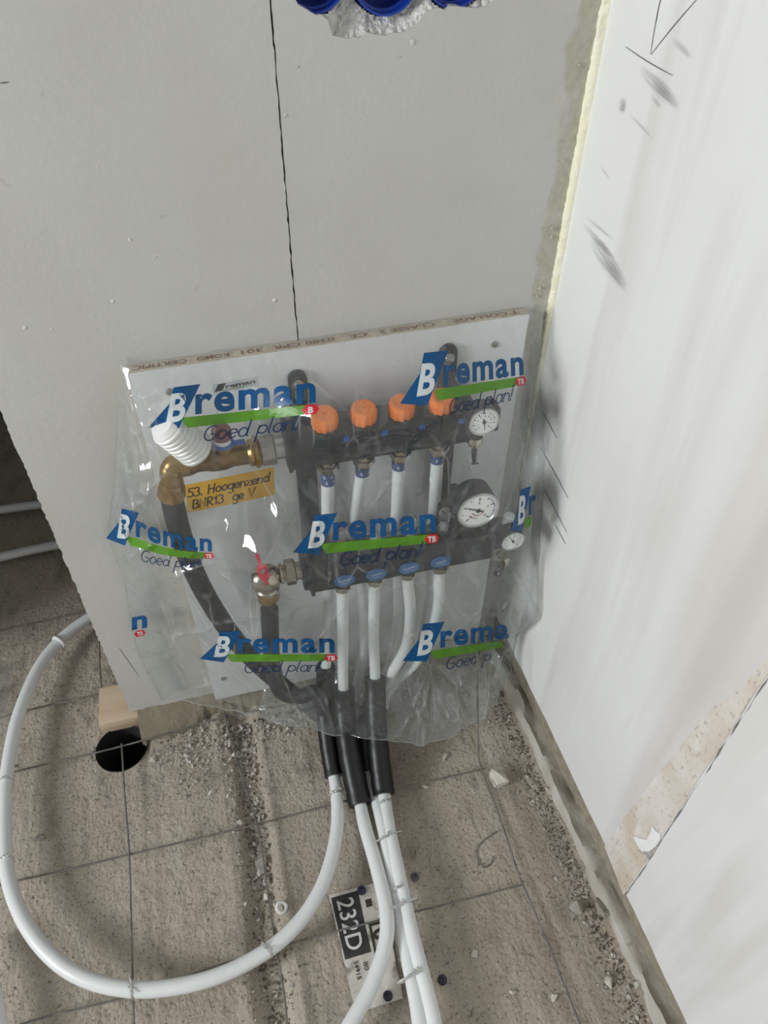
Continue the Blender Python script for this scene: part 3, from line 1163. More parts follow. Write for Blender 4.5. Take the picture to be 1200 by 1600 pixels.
def on_edge(u, v_, lf):       # printed on the upper edge, read from the wall side
    x = BX1 - u
    return (x, -.004 - v_, BZR + (BZL - BZR) * u / (BX1 - BX0) + .0004)


items = []
for txt, a, b in (('T COLLAGE', .012, .105), ('CLASSE 2', .13, .205), ('CE', .222, .245), ('0380 CPR', .265, .345), ('301', .358, .385), ('KOMO', .40, .44), ('CERTIFIC', .452, .518)):
    v, f = fit(type2d(txt, .02), a, b, .001, .0125)
    decal('edge_print', [(v, f, 0, 0)], on_edge, ['edge_ink'], board, (0, 0, 1))


def on_board(u, v_, lf):
    return (u, BY - .0003 - lf, v_)


def frame2(o, e, t, y, ul, vl):
    """(u, v) -> place on the plane y, from photo points for the origin, the end of the baseline and the top above the end"""
    O, E_, T = bk(*o, y), bk(*e, y), bk(*t, y)
    U = (E_ - O) / ul
    W = (T - E_) / vl
    return lambda u, v_, lf: tuple(O + U * u + W * v_ + np.array([0, -lf, 0]))


for k_, (px, py) in enumerate([(265, 612), (773, 538), (349, 1060), (700, 1000)]):
    c = bk(px, py, BY)
    mb = MB()
    mb.lathe([(0, .0052), (.0012, .005), (.0026, .0032), (.0028, .0012), (.0016, .0008)], c, (0, -1, 0), 16)
    mb.build('screw', 'grey_nut', board)
# yellow tape with handwriting
P4 = [bk(288, 758, BY), bk(427, 734, BY), bk(429, 773, BY), bk(294, 801, BY)]
O, U, W = P4[3], P4[2] - P4[3], P4[0] - P4[3]


def on_tape(u, v_, lf):
    return tuple(O + U * u + W * v_ + np.array([0, -.0004 - lf, 0]))


items = [(np.array([(0, 0), (1, 0), (1, .5), (1, 1), (0, 1), (.006, .6), (-.005, .3)]), [(0, 1, 2, 3, 4, 5, 6)], 0, 0)]
v, f, wd = hand2d('53. Hoogenzend', .14, .12)
items.append((np.stack([.02 + v[:, 0] / wd * .93, .55 + v[:, 1] * .30], 1), f, 1, .0003))
v, f, wd = hand2d('BNR13  ge V', .14, .1)
items.append((np.stack([.06 + v[:, 0] / wd * .72, .12 + v[:, 1] * .30], 1), f, 1, .0003))
tape = decal('yellow_tape', items, on_tape, ['tape', 'marker'], board, (0, -1, 0))
tape['label'] = 'yellow tape with black handwriting'
# small sticker
fn = frame2((334, 616), (403, 603), (402, 588), BY, 1, 1)
items = [(np.array([(0, 0), (1, 0), (1, 1), (0, 1)]), [(0, 1, 2, 3)], 0, .0003)]
v, f = fit(type2d('reman', .03), .28, .94, .38, .62)
items.append((v, f, 1, .0006))
items.append((np.array([(.02, .25), (.2, .25), (.3, .95), (.12, .95)]), [(0, 1, 2, 3)], 1, .0006))
items.append((np.array([(.2, .18), (.9, .18), (.9, .26), (.2, .26)]), [(0, 1, 2, 3)], 2, .0006))
st = decal('sticker', items, fn, ['sticker', 'marker', 'ink_green'], board, (0, -1, 0))
st['label'] = 'small grey sticker with dark lettering'

# ================================================================== MANIFOLD BRACKETS
YU, YL = -.066, -.102        # axis of the upper and of the lower bar


def bracket(x, ztop, zbot, label):
    t = tag(empty('manifold_bracket', (x, BY, zbot)), label, 'bracket', 'brackets carrying the manifold bars')
    w_ = .0125
    mb = MB()
    # strap with a rounded, slotted top
    zc = ztop - w_
    outer = [(w_ * math.cos(a), zc + w_ * math.sin(a)) for a in np.linspace(0, math.pi, 13)] + [(-w_, zc - .045), (w_, zc - .045)]
    inner = [(w_ * .42 * math.cos(a), zc + w_ * .42 * math.sin(a)) for a in np.linspace(0, math.pi, 13)] + [(-w_ * .42, zc - .032), (w_ * .42, zc - .032)]
    n_ = len(outer)
    V = []
    for (y) in (BY - .001, BY - .007):
        V += [(x + a, y, b) for a, b in outer] + [(x + a, y, b) for a, b in inner]
    Fc = []
    for i in range(n_):
        j = (i + 1) % n_
        Fc += [(2 * n_ + i, 2 * n_ + j, 3 * n_ + j, 3 * n_ + i), (i, n_ + i, n_ + j, j), (i, j, 2 * n_ + j, 2 * n_ + i), (n_ + i, 3 * n_ + i, 3 * n_ + j, n_ + j)]
    mb.add(V, Fc)
    mb.box((x - w_, BY - .007, zbot), (x + w_, BY - .001, zc - .044), bevel=.001)
    mb.build('strap', 'black', t)
    mb = MB()
    mb.box((x - .0145, YU + .012, .610), (x + .0145, BY - .006, .690), bevel=.003)
    mb.build('upper_arm', 'black', t)
    mb = MB()
    mb.box((x - .0145, BY - .022, .50), (x + .0145, BY - .0065, .612), bevel=.003)
    mb.box((x - .0145, YL + .02, .40), (x + .0145, BY - .006, .50), bevel=.003)
    mb.build('lower_arm', 'black', t)
    mb = MB()
    mb.lathe([(0, .0085), (.001, .0085), (.0012, .0055), (.004, .005), (.005, .003)], (x, BY - .0068, zc - .008), (0, -1, 0), 20)
    mb.build('screw', 'steel', t)
    return t


bracket(-.361, .736, .385, 'black plastic bracket behind the leftmost orange cap')
bracket(-.155, .745, .385, 'black plastic bracket behind the rightmost orange cap')

# ================================================================== UPPER MANIFOLD (orange caps)
UZ = .650
up = tag(empty('supply_manifold', (-.26, YU, UZ)), 'upper black manifold bar with four orange caps', 'manifold')
mb = MB()
mb.box((-.392, YU - .026, UZ - .022), (-.128, YU + .022, UZ + .030), bevel=.006)
for x in (-.388, -.335, -.283, -.232, -.180):
    mb.box((x - .003, YU - .0275, UZ - .0235), (x + .003, YU + .024, UZ + .0315), bevel=.002)
mb.build('bar', 'black', up)
CAPS = [bk(507, 648, -.074), bk(568, 638, -.074), bk(628, 627, -.074), bk(690, 617, -.074)]
for c in CAPS:
    ax = Vector((0, -.22, 1)).normalized()
    base = Vector([float(c[0]), YU - .004, UZ + .024])
    mb = MB()
    mb.lathe([(0, .0135), (.010, .0135)], base, ax, 24)
    mb.build('cap_collar', 'black', up)
    mb = MB()
    n_ = 48
    u = ax.orthogonal().normalized()
    w_ = ax.cross(u)
    V = []
    lv = [(.007, .0168, 1), (.009, .0175, 1), (.024, .0170, 1), (.0275, .0155, .4), (.0285, .0125, 0), (.0278, .0115, 0), (.0278, .001, 0)]
    for t_, r_, rb in lv:
        for k in range(n_):
            a = 2 * math.pi * k / n_
            rr = r_ * (1 + rb * (.035 if k % 4 < 2 else -.035))
            V.append(base + ax * t_ + (u * math.cos(a) + w_ * math.sin(a)) * rr)
    Fc = [(i * n_ + k, i * n_ + (k + 1) % n_, (i + 1) * n_ + (k + 1) % n_, (i + 1) * n_ + k) for i in range(len(lv) - 1) for k in range(n_)]
    mb.add(V, Fc)
    mb.build('orange_cap', 'orange', up)
    mb = MB()
    mk = Vector((float(c[0]) + .024, YU - .0262, UZ + .018))
    mb.box(mk - Vector((.004, .0004, .004)), mk + Vector((.004, .0006, .004)), bevel=.0003)
    mb.build('blue_mark', 'blue_plastic', up)
# right end: stub, drain and thermometer
mb = MB()
mb.lathe([(0, .021), (.012, .021), (.014, .016), (.020, .016)], (-.130, YU, UZ), (1, 0, 0), 28)
mb.box((-.118, YU - .016, UZ - .018), (-.093, YU + .014, UZ + .020), bevel=.004)
mb.build('end_piece', 'black', up)


def gauge(c, r, depth, parent, needle, arcs=True, name='thermometer', numbers=8, case='black'):
    """round dial facing the room, with bezel, ticks and a needle"""
    c = Vector([float(q) for q in c])
    mb = MB()
    mb.lathe([(-depth, r * .93), (-.002, r * .99), (-.0005, r)], c, (0, -1, 0), 40)
    g = mb.build(name, case, parent)
    mb = MB()
    mb.lathe([(0, r * .99), (.0022, r * .98), (.0022, r * .90), (.0008, r * .88)], c, (0, -1, 0), 40, cap=False)
    mb.build('bezel', 'steel', g)
    mb = MB()
    mb.lathe([(.0, r * .90), (.0009, r * .90)], c, (0, -1, 0), 40)
    mb.build('dial', 'dial', g)
    it_ = []
    for k in range(numbers * 2 + 1):
        a = math.radians(225 - 270 * k / (numbers * 2))
        r0, r1, w_ = (.66, .82, .03) if k % 2 == 0 else (.73, .82, .018)
        d = np.array([math.cos(a), math.sin(a)])
        nn = np.array([-d[1], d[0]])
        it_.append((np.array([d * r0 + nn * w_, d * r1 + nn * w_, d * r1 - nn * w_, d * r0 - nn * w_]), [(0, 1, 2, 3)], 0, 0))
    for k in range(numbers + 1):
        a = math.radians(225 - 270 * k / numbers)
        v, f = type2d(str(k) if k < 10 else '10', .01)
        q = v - v.mean(0)
        it_.append((q * .2 + np.array([math.cos(a), math.sin(a)]) * .5, f, 0, 0))
    if arcs:
        for a0, a1, rr, mi in ((200, 340, .34, 1), (215, 265, .52, 1), (60, -45, .86, 2)):
            A = np.radians(np.linspace(a0, a1, 20))
            v = np.concatenate([np.stack([np.cos(A), np.sin(A)], 1) * rr, np.stack([np.cos(A), np.sin(A)], 1) * (rr - .05)])
            it_.append((v, [(i, i + 1, 21 + i, 20 + i) for i in range(19)], mi, 0))
    decal('dial_print', it_, lambda u, v_, lf: (c.x + u * r * .92, c.y - .0013 - lf, c.z + v_ * r * .92), ['dial_ink', 'dial_red', 'dial_blue'], g, (0, -1, 0))
    a = math.radians(needle)
    d = Vector((math.cos(a), 0, math.sin(a)))
    nn = Vector((-d.z, 0, d.x))
    o = c + Vector((0, -.0019, 0))
    mb = MB()
    mb.add([o - d * r * .25 + nn * r * .045, o + d * r * .62 + nn * r * .018, o + d * r * .62 - nn * r * .018, o - d * r * .25 - nn * r * .045], [(0, 1, 2, 3)])
    mb.lathe([(0, r * .11), (.0012, r * .10)], o + Vector((0, .0004, 0)), (0, -1, 0), 14)
    mb.build('needle', 'dial_ink', g)
    return g


g1 = bk(756, 659, -.112)
mb = MB()
mb.cyl((g1[0], -.085, g1[2]), (-.105, YU - .01, UZ), .0075)
mb.build('gauge_stem', 'black', up)
gauge(g1, .0215, .024, up, -80, arcs=False)
d1 = bk(741, 692, -.085)
mb = MB()
mb.lathe([(0, .0105), (.004, .0118), (.009, .0118), (.011, .008), (.016, .008)], (d1[0], -.085, d1[2] + .012), (0, 0, -1), 20)
mb.build('drain_fitting', 'nickel', up)
mb = MB()
a, b = bk(741, 702, -.092), bk(741, 722, -.097)
mb.tube([a, (a * .5 + b * .5), b], [.0042, .0036, .003], 10)
e1, e2 = bk(736, 725, -.097), bk(748, 724, -.097)
mb.tube([b, e1, e2, b], .0012, 6)
mb.build('drain_lever', 'black_glossy', up)

# loop outlets: nickel nuts and pipes
UPX = [(512, 729), (567, 716), (624, 706), (684, 696)]
LOX = [(535, 918), (585, 908), (636, 897), (686, 886)]


def nut(c, r, h, parent, m='nickel', name='compression_nut', ax=(0, 0, 1)):
    mb = MB()
    mb.lathe([(-h * .5, r * .92), (-h * .42, r * 1.06), (h * .30, r * 1.06), (h * .38, r * .94)], c, ax, 6)
    mb.lathe([(h * .36, r * .78), (h * .9, r * .78), (h * .92, r * .9), (h * 1.2, r * .9)], c, ax, 24)
    mb.lathe([(-h * .8, r * .72), (-h * .5, r * .8)], c, ax, 24)
    return mb.build(name, m, parent, angle=30)


for px, py in UPX:
    c = bk(px, py, YU)
    nut((c[0], YU - .005, UZ - .039), .0145, .013, up)

# ---- union and mixing valve to the left of the upper bar
MY = YU
mv = tag(empty('thermostatic_valve', bk(350, 715, MY)), 'brass thermostatic valve with white ribbed head, left of the upper bar', 'valve')
A = bk(446, 696, MY)
B = bk(270, 728, MY)
A[2] = UZ
dirx = Vector((float(B[0] - A[0]), 0, float(B[2] - A[2]))).normalized()
L = (Vector(B) - Vector(A)).length
print('valve length', L, A, B)
A = Vector([float(q) for q in A])
mb = MB()
mb.lathe([(-.004, .0150), (.018, .0150)], A, dirx, 28)
mb.build('union_tail', 'steel', mv)
mb = MB()
mb.lathe([(.014, .0185), (.016, .0205), (.032, .0205), (.034, .018)], A, dirx, 8)
mb.build('union_nut', 'grey_nut', mv, angle=25)
mb = MB()
mb.lathe([(.034, .0185), (.037, .0215), (.041, .0215), (.043, .018), (.046, .019), (.050, .0165)], A, dirx, 28)
mb.build('brass_collar', 'brass', mv)
mb = MB()
mb.lathe([(.048, .0145), (.070, .014), (.080, .0165), (.096, .0165), (.106, .014), (L - .030, .0135), (L - .022, .016), (L - .012, .016), (L - .008, .012)], A, dirx, 28)
mb.build('body', 'brass_dark', mv)
# balancing spindle with dark red cap and blue-white rings
sp = bk(349, 702, MY)
sz = A.z + (sp[0] - A.x) / (B[0] - A.x) * (B[2] - A.z)
sp = Vector((float(sp[0]), MY, float(sz)))
ax = Vector((.03, -.05, 1)).normalized()
mb = MB()
mb.lathe([(0, .0105), (.016, .0095), (.018, .012), (.022, .012)], sp, ax, 20)
mb.build('spindle', 'brass', mv)
mb = MB()
mb.lathe([(.022, .0135), (.024, .0150), (.026, .0135)], sp, ax, 24)
mb.box(sp + ax * .0225 + Vector((.004, -.008, 0)), sp + ax * .0225 + Vector((.028, .002, .002)), bevel=.0006)
mb.build('blue_ring', 'blue_plastic', mv)
mb = MB()
mb.lathe([(.026, .0105), (.034, .0105)], sp, ax, 24)
mb.build('white_ring', 'white_plastic', mv)
mb = MB()
mb.lathe([(.034, .0125), (.046, .0125), (.050, .0105), (.052, .007)], sp, ax, 24)
mb.build('red_cap', 'dark_red', mv)
# thermostatic head
h0 = bk(312, 706, MY - .004)
h1 = bk(252, 664, MY - .018)
h0 = Vector([float(q) for q in h0])
h1 = Vector([float(q) for q in h1])
ax = (h1 - h0).normalized()
hl = (h1 - h0).length
mb = MB()
mb.lathe([(-.022, .010), (-.006, .0125), (0, .0160), (.006, .0160)], h0, ax, 24)
mb.build('head_neck', 'brass', mv)
mb = MB()
pr = [(.002, .0195)]
for k in range(8):
    t0 = .006 + (hl - .014) * k / 8
    st_ = (hl - .014) / 8
    rr = .0245 - .00045 * k
    pr += [(t0, rr - .0022), (t0 + st_ * .25, rr), (t0 + st_ * .75, rr), (t0 + st_ * .98, rr - .0022)]
pr += [(hl - .006, .019), (hl, .015), (hl + .001, .001)]
mb.lathe(pr, h0, ax, 36)
mb.build('ribbed_head', 'white_plastic', mv, angle=25)
# brass elbow turning down
Bv = Vector([float(q) for q in B])
mb = MB()
down = bk(268, 772, MY)
down = Vector([float(q) for q in down])
e0 = Bv + (A - Bv).normalized() * .014
pts = spline([e0, Bv * .8 + e0 * .2 + Vector((-.002, 0, .001)), Bv + Vector((-.004, 0, -.010)), Bv * .5 + down * .5, down], 8)
mb.tube(pts, [.0135] * 12 + [.0145] * (len(pts) - 12), 20)
mb.lathe([(0, .0150), (.006, .0165), (.014, .0165), (.016, .0145)], Bv * .45 + down * .55, (down - Bv), 24)
mb.lathe([(-.004, .0165), (.006, .0165)], e0, (A - Bv), 24)
mb.build('elbow', 'brass', mv)
mb = MB()
mb.lathe([(-.012, .0175), (.004, .0185), (.006, .017)], down, (down - Bv), 8)
mb.build('elbow_nut', 'brass', mv, angle=25)

# ================================================================== LOWER MANIFOLD (flow meters)
LZ = .447
lo_ = tag(empty('return_manifold', (-.25, YL, LZ)), 'lower black manifold bar with clear flow meters and blue oval labels', 'manifold')
mb = MB()
mb.box((-.384, YL - .026, LZ - .030), (-.092, YL + .022, LZ + .028), bevel=.008)
mb.box((-.390, YL - .020, LZ - .026), (-.370, YL + .020, LZ + .024), bevel=.003)
for x in (-.378, -.325, -.276, -.224, -.172):
    mb.box((x - .003, YL - .028, LZ - .033), (x + .003, YL + .024, LZ + .030), bevel=.002)
mb.build('bar', 'black', lo_)
for k, (px, py) in enumerate(LOX):
    c = bk(px, py, YL)
    x = float(c[0])
    nut((x, YL - .003, LZ - .047), .0145, .013, lo_)
    # clear sight tube
    mb = MB()
    mb.lathe([(0, .0105), (.006, .0105), (.008, .0085), (.030, .0082), (.034, .0092), (.040, .0088), (.044, .0065), (.045, .001)], (x + .002, YL, LZ + .026), (0, 0, 1), 20)
    fm_ = mb.build('flow_meter', 'glass', lo_)
    mb = MB()
    mb.lathe([(.002, .0035), (.022, .0035)], (x + .002, YL, LZ + .026), (0, 0, 1), 10)
    mb.lathe([(.010, .0055), (.013, .0055)], (x + .002, YL, LZ + .026), (0, 0, 1), 10)
    mb.build('float', 'red' if k == 0 else 'white_plastic', fm_)
    # blue oval label leaning back on the bar
    q = bk(px + 3, py - 17, YL - .0265)
    q = (float(q[0]), YL - .0268, LZ - .010)
    A_ = np.linspace(0, 2 * math.pi, 28, endpoint=False)
    mb = MB()
    mb.add([(q[0] + .0155 * math.cos(a), q[1] - yy_, q[2] + .0115 * math.sin(a)) for yy_ in (0, .0025) for a in A_],
           [tuple(range(28, 56))] + [(i, (i + 1) % 28, 28 + (i + 1) % 28, 28 + i) for i in range(28)])
    lb = mb.build('oval_label', 'blue_label', lo_)
    v, f, wd = hand2d('aaoen', .12, .2)
    decal('label_lettering', [(np.stack([-.009 + v[:, 0] / wd * .018, -.001 + v[:, 1] * .0045 + v[:, 0] / wd * .002], 1), f, 0, 0),
                              (np.array([(-.007, -.005), (.006, -.004), (.006, -.0032), (-.007, -.0042)]), [(0, 1, 2, 3)], 0, 0)],
          lambda u, v_, lf, q=q: (q[0] + u, q[1] - .0029, q[2] + v_), ['band_ink'], lb, (0, -1, 0))
# right end: pressure gauge, air vent, thermometer, drain
gb = bk(747, 797, -.150)
mb = MB()
mb.box((gb[0] - .020, YL - .018, LZ - .01), (gb[0] + .016, YL + .014, float(gb[2]) - .01), bevel=.005)
mb.box((gb[0] - .026, -.120, float(gb[2]) - .03), (gb[0] - .012, YL + .010, float(gb[2]) + .006), bevel=.004)
mb.build('gauge_holder', 'black', lo_)
gauge(gb, .0315, .034, lo_, 155, name='pressure_gauge', numbers=4, case='black')
gs_ = bk(801, 845, -.142)
mb = MB()
mb.cyl((float(gs_[0]), -.12, float(gs_[2])), (-.095, YL, LZ), .008)
mb.box((-.096, YL - .018, LZ - .02), (-.064, YL + .014, LZ + .022), bevel=.004)
mb.build('end_piece', 'black', lo_)
gauge(gs_, .0185, .022, lo_, 120, arcs=False)
q = bk(792, 812, YL)
mb = MB()
mb.lathe([(0, .0075), (.010, .0075), (.011, .0095), (.026, .009), (.028, .006)], (float(q[0]), YL, float(q[2]) - .016), (.1, -.1, 1), 18)
mb.build('air_vent', 'white_plastic', lo_)
q = bk(785, 872, -.110)
mb = MB()
mb.lathe([(0, .0110), (.006, .0122), (.014, .0122), (.017, .0085), (.026, .008)], (float(q[0]), -.110, float(q[2]) + .008), (0, 0, -1), 20)
mb.build('drain_fitting', 'nickel', lo_)
a, b, c = bk(788, 880, -.124), bk(780, 888, -.126), bk(773, 897, -.126)
mb = MB()
mb.tube(spline([a, b, c, bk(776, 899, -.126), bk(786, 889, -.126), a], 5), .0022, 8)
mb.build('drain_lever', 'black_glossy', lo_)
q = bk(742, 876, YL)
mb = MB()
mb.lathe([(0, .011), (.008, .011), (.009, .007)], (float(q[0]), YL, LZ - .028), (0, 0, -1), 6)
mb.build('blanking_plug', 'nickel', lo_, angle=25)

# ---- ball valve at the left end of the lower bar
bv = tag(empty('ball_valve', bk(416, 905, YL)), 'nickel ball valve with red butterfly handle, left of the lower bar', 'valve')
E0 = Vector((-.388, YL, LZ))
Cb = bk(416, 908, YL)
Cb = Vector((float(Cb[0]), YL, LZ - .004))
mb = MB()
mb.lathe([(0, .0135), (.012, .0135)], E0, (-1, 0, 0), 24)
mb.build('union_tail', 'nickel', bv)
mb = MB()
mb.lathe([(.010, .017), (.012, .0195), (.024, .0195), (.026, .017)], E0, (-1, 0, 0), 8)
mb.build('union_nut', 'nickel', bv, angle=25)
mb = MB()
sl = E0.x - .024 - Cb.x
mb.lathe([(.024, .0125), (.028, .0125), (.029, .0155), (.033, .0155), (.034, .0135)], E0, (-1, 0, 0), 24)
mb.lathe([(-.021, .0110), (-.018, .0165), (-.009, .0205), (0, .022), (.009, .0205), (.018, .0155), (.021, .009)], Cb, (1, 0, 0), 28)
mb.lathe([(.004, .0165), (.018, .0160), (.020, .0180), (.026, .0180), (.028, .0155)], Cb, (0, 0, -1), 24)
mb.build('body', 'nickel', bv)
mb = MB()
mb.lathe([(.026, .0150), (.034, .0165), (.044, .0165), (.047, .0145)], Cb, (0, 0, -1), 24)
mb.build('brass_ring', 'brass', bv)
mb = MB()
hb = Cb + Vector((-.002, -.008, .021))
fv = Vector((-.08, -.55, .8)).normalized()
mb.lathe([(0, .006), (.008, .006)], hb, fv, 16)
mb.build('valve_stem', 'steel', bv)
hc = hb + fv * .009
mb = MB()
sd = Vector((1, 0, 0))
upv = fv.cross(sd)
if upv.z < 0:
    upv = -upv
rot = Matrix((sd, upv, fv)).transposed().to_4x4()
rot.translation = hc
ol = []
for a in np.linspace(0, 2 * math.pi, 40, endpoint=False):
    r_ = .0105 + .0025 * math.cos(2 * (a - 1.75))
    ol.append((r_ * math.cos(a), r_ * math.sin(a)))
V = [rot @ Vector((p[0], p[1], z_)) for z_ in (-.0015, .003) for p in ol]
mb.add(V, [tuple(range(40, 80)), tuple(reversed(range(40)))] + [(i, (i + 1) % 40, 40 + (i + 1) % 40, 40 + i) for i in range(40)])
mb.box((-.0026, .010, -.0015), (.0026, .028, .0045), bevel=.001, mtx=rot @ Matrix.Rotation(.15, 4, 'Z'))
mb.box((-.0026, -.019, -.0015), (.0026, -.008, .0045), bevel=.001, mtx=rot @ Matrix.Rotation(.15, 4, 'Z'))
mb.build('handle', 'red', bv)
mb = MB()
mb.lathe([(.003, .004), (.006, .0036)], hc, fv, 6)
mb.build('handle_screw', 'steel', bv)

# ================================================================== PIPES
def P(px, py, y=None, z=None):
    return bk(px, py, y) if y is not None else fl(px, py, z)


def pipe(name, cps, label, cat, group, r, m='pipe', n=14, seg=12):
    pts = spline(cps, seg)
    mb = MB()
    mb.tube(pts, r if not callable(r) else [r(i / (len(pts) - 1)) for i in range(len(pts))], n)
    o = mb.build(name, m)
    tag(o, label, cat, group)
    return o, pts


def sleeve(o, pts, i0, i1, r, m='sleeve'):
    mb = MB()
    q = pts[i0:i1 + 1]
    mb.tube(q, [r * (1 + .02 * math.sin(i * 1.3)) for i in range(len(q))], 18)
    s_ = mb.build('sleeve', m, o)
    return s_


def band(o, px, py, y, r):
    c = bk(px, py, y)
    mb = MB()
    mb.lathe([(-.011, r), (.011, r)], c, (0, 0, 1), 20, cap=False)
    b_ = mb.build('blue_band', 'blue_band', o)
    its = []
    for k, (dx, dz) in enumerate(((-.35, .0035), (.15, .0035), (-.2, -.006), (.3, -.006))):
        v, f = type2d('5A'[k % 2], .02)
        its.append((v * .007 + np.array([dx * r * 2 - .001, dz]), f, 0, 0))
    decal('band_lettering', its, lambda u, v_, lf: (c[0] + (r + .0004) * math.sin(u / r), c[1] - (r + .0004) * math.cos(u / r), c[2] + v_), ['band_ink'], b_, None)


G_UP = 'pipes from the upper bar'
G_LO = 'pipes from the lower bar'
RM, RF = .0094, .0112
rr_ = lambda t: RM + (RF - RM) * min(1, max(0, (t - .15) / .25))

# floor pipes that rise into the manifold, each with its black sleeve
c1 = [P(512, 735, YU), P(512, 800, -.062), P(513, 880, -.058), P(512, 960, -.066), P(509, 1040, -.088), P(508, 1105, z=.090), P(513, 1160, z=.055), P(522, 1213, z=.028), P(526, 1240, z=.030), P(526, 1300, z=.034),
      P(505, 1380, z=.038), P(468, 1440, z=.040), P(415, 1487, z=.040), P(325, 1530, z=.042), P(210, 1546, z=.042), P(118, 1522, z=.042), P(55, 1466, z=.042),
      P(16, 1385, z=.042), P(7, 1300, z=.040), P(12, 1200, z=.040), P(33, 1105, z=.038), P(76, 1020, z=.036), P(135, 968, z=.034), P(230, 925, z=.030), P(420, 890, z=.028)]
o1, q1 = pipe('heating_pipe', c1, 'white plastic pipe making the big loop across the left floor', 'pipe', 'white heating pipes', rr_)
sleeve(o1, q1, 4 * 12, 7 * 12, .0165)
band(o1, 512, 745, YU, RM + .0006)
c2 = [P(535, 920, YL), P(536, 1000, -.100), P(536, 1060, -.106), P(538, 1110, z=.098), P(547, 1180, z=.062), P(563, 1258, z=.026), P(570, 1290, z=.030), P(590, 1360, z=.038), P(604, 1425, z=.047), P(603, 1470, z=.046),
      P(580, 1540, z=.040), P(545, 1605, z=.038), P(505, 1680, z=.036), np.array([-.62, -1.1, .036]), np.array([-.80, -1.9, .036])]
o2, q2 = pipe('heating_pipe', c2, 'white pipe crossing the black and white floor label, curving left at the bottom edge', 'pipe', 'white heating pipes', rr_)
sleeve(o2, q2, 2 * 12 + 4, 5 * 12, .0200)
c3 = [P(636, 900, YL), P(641, 960, -.100), P(634, 1010, -.104), P(612, 1052, -.108), P(588, 1090, -.105), P(574, 1130, z=.070), P(574, 1190, z=.030), P(584, 1235, z=.018), P(598, 1290, z=.031), P(616, 1380, z=.034), P(630, 1460, z=.034),
      P(650, 1560, z=.036), P(672, 1680, z=.036), np.array([-.27, -1.1, .036]), np.array([-.24, -1.9, .036])]
o3, q3 = pipe('heating_pipe', c3, 'white pipe lying between two others, running straight to the bottom edge', 'pipe', 'white heating pipes', rr_)
sleeve(o3, q3, 4 * 12, 6 * 12 + 4, .0195)
c4 = [P(585, 910, YL), P(584, 1000, -.100), P(586, 1050, -.106), P(587, 1110, z=.098), P(592, 1180, z=.060), P(600, 1242, z=.030), P(607, 1290, z=.034), P(624, 1370, z=.040), P(644, 1460, z=.042), P(670, 1560, z=.042), P(700, 1680, z=.040), np.array([-.235, -1.1, .038]), np.array([-.20, -1.9, .038])]
o4, q4 = pipe('heating_pipe', c4, 'white pipe on the right of the floor bundle, nearest the right wall', 'pipe', 'white heating pipes', rr_)
sleeve(o4, q4, 2 * 12 + 2, 5 * 12, .0190)
# the remaining loops, which turn down behind the sleeves
c5 = [P(567, 722, YU), P(560, 770, -.060), P(553, 820, -.052), P(560, 880, -.050), P(568, 960, -.056), P(566, 1030, -.066), P(556, 1080, z=.070), P(552, 1110, z=.045), P(552, 1130, z=.025)]
o5, _ = pipe('heating_pipe', c5, 'white pipe below the second orange cap from the left', 'pipe', G_UP, RM)
band(o5, 566, 731, YU, RM + .0006)
c6 = [P(624, 712, YU), P(621, 780, -.060), P(619, 830, -.052), P(622, 890, -.050), P(622, 960, -.056), P(612, 1030, -.062), P(596, 1070, z=.060), P(588, 1095, z=.04), P(588, 1115, z=.02)]
o6, _ = pipe('heating_pipe', c6, 'white pipe below the third orange cap from the left', 'pipe', G_UP, RM)
band(o6, 623, 721, YU, RM + .0006)
c7 = [P(684, 702, YU), P(680, 770, -.060), P(676, 830, -.052), P(674, 890, -.050), P(668, 960, -.056), P(648, 1030, -.062), P(620, 1065, z=.060), P(604, 1085, z=.038), P(600, 1105, z=.02)]
o7, _ = pipe('heating_pipe', c7, 'white pipe below the rightmost orange cap', 'pipe', G_UP, RM)
band(o7, 683, 711, YU, RM + .0006)
c8 = [P(686, 888, YL), P(684, 950, -.100), P(668, 1005, -.102), P(640, 1045, -.100), P(610, 1066, -.092), P(590, 1080, z=.062), P(578, 1098, z=.04), P(572, 1112, z=.02)]
o8, _ = pipe('heating_pipe', c8, 'white pipe curving left from the right end of the lower bar', 'pipe', G_LO, RM)

# black insulated supply and return
b1 = [P(268, 776, MY), P(278, 820, -.062), P(302, 890, -.056), P(340, 960, -.054), P(385, 1020, -.060), P(430, 1062, -.072), P(468, 1092, z=.050), P(500, 1118, z=.030), P(520, 1140, z=.020)]
ob1, _ = pipe('insulated_pipe', b1, 'thick black insulated pipe sweeping down from the brass elbow', 'pipe', 'black insulated pipes', .0152, 'black_pipe', 18)
b2 = [P(421, 952, YL), P(423, 1000, -.101), P(428, 1050, -.100), P(442, 1082, -.104), P(468, 1088, -.112), P(492, 1082, -.116), P(504, 1102, -.122), P(508, 1135, z=.045), P(516, 1170, z=.022)]
ob2, _ = pipe('insulated_pipe', b2, 'black insulated pipe dropping from the red-handled ball valve', 'pipe', 'black insulated pipes', .0138, 'black_pipe', 18)

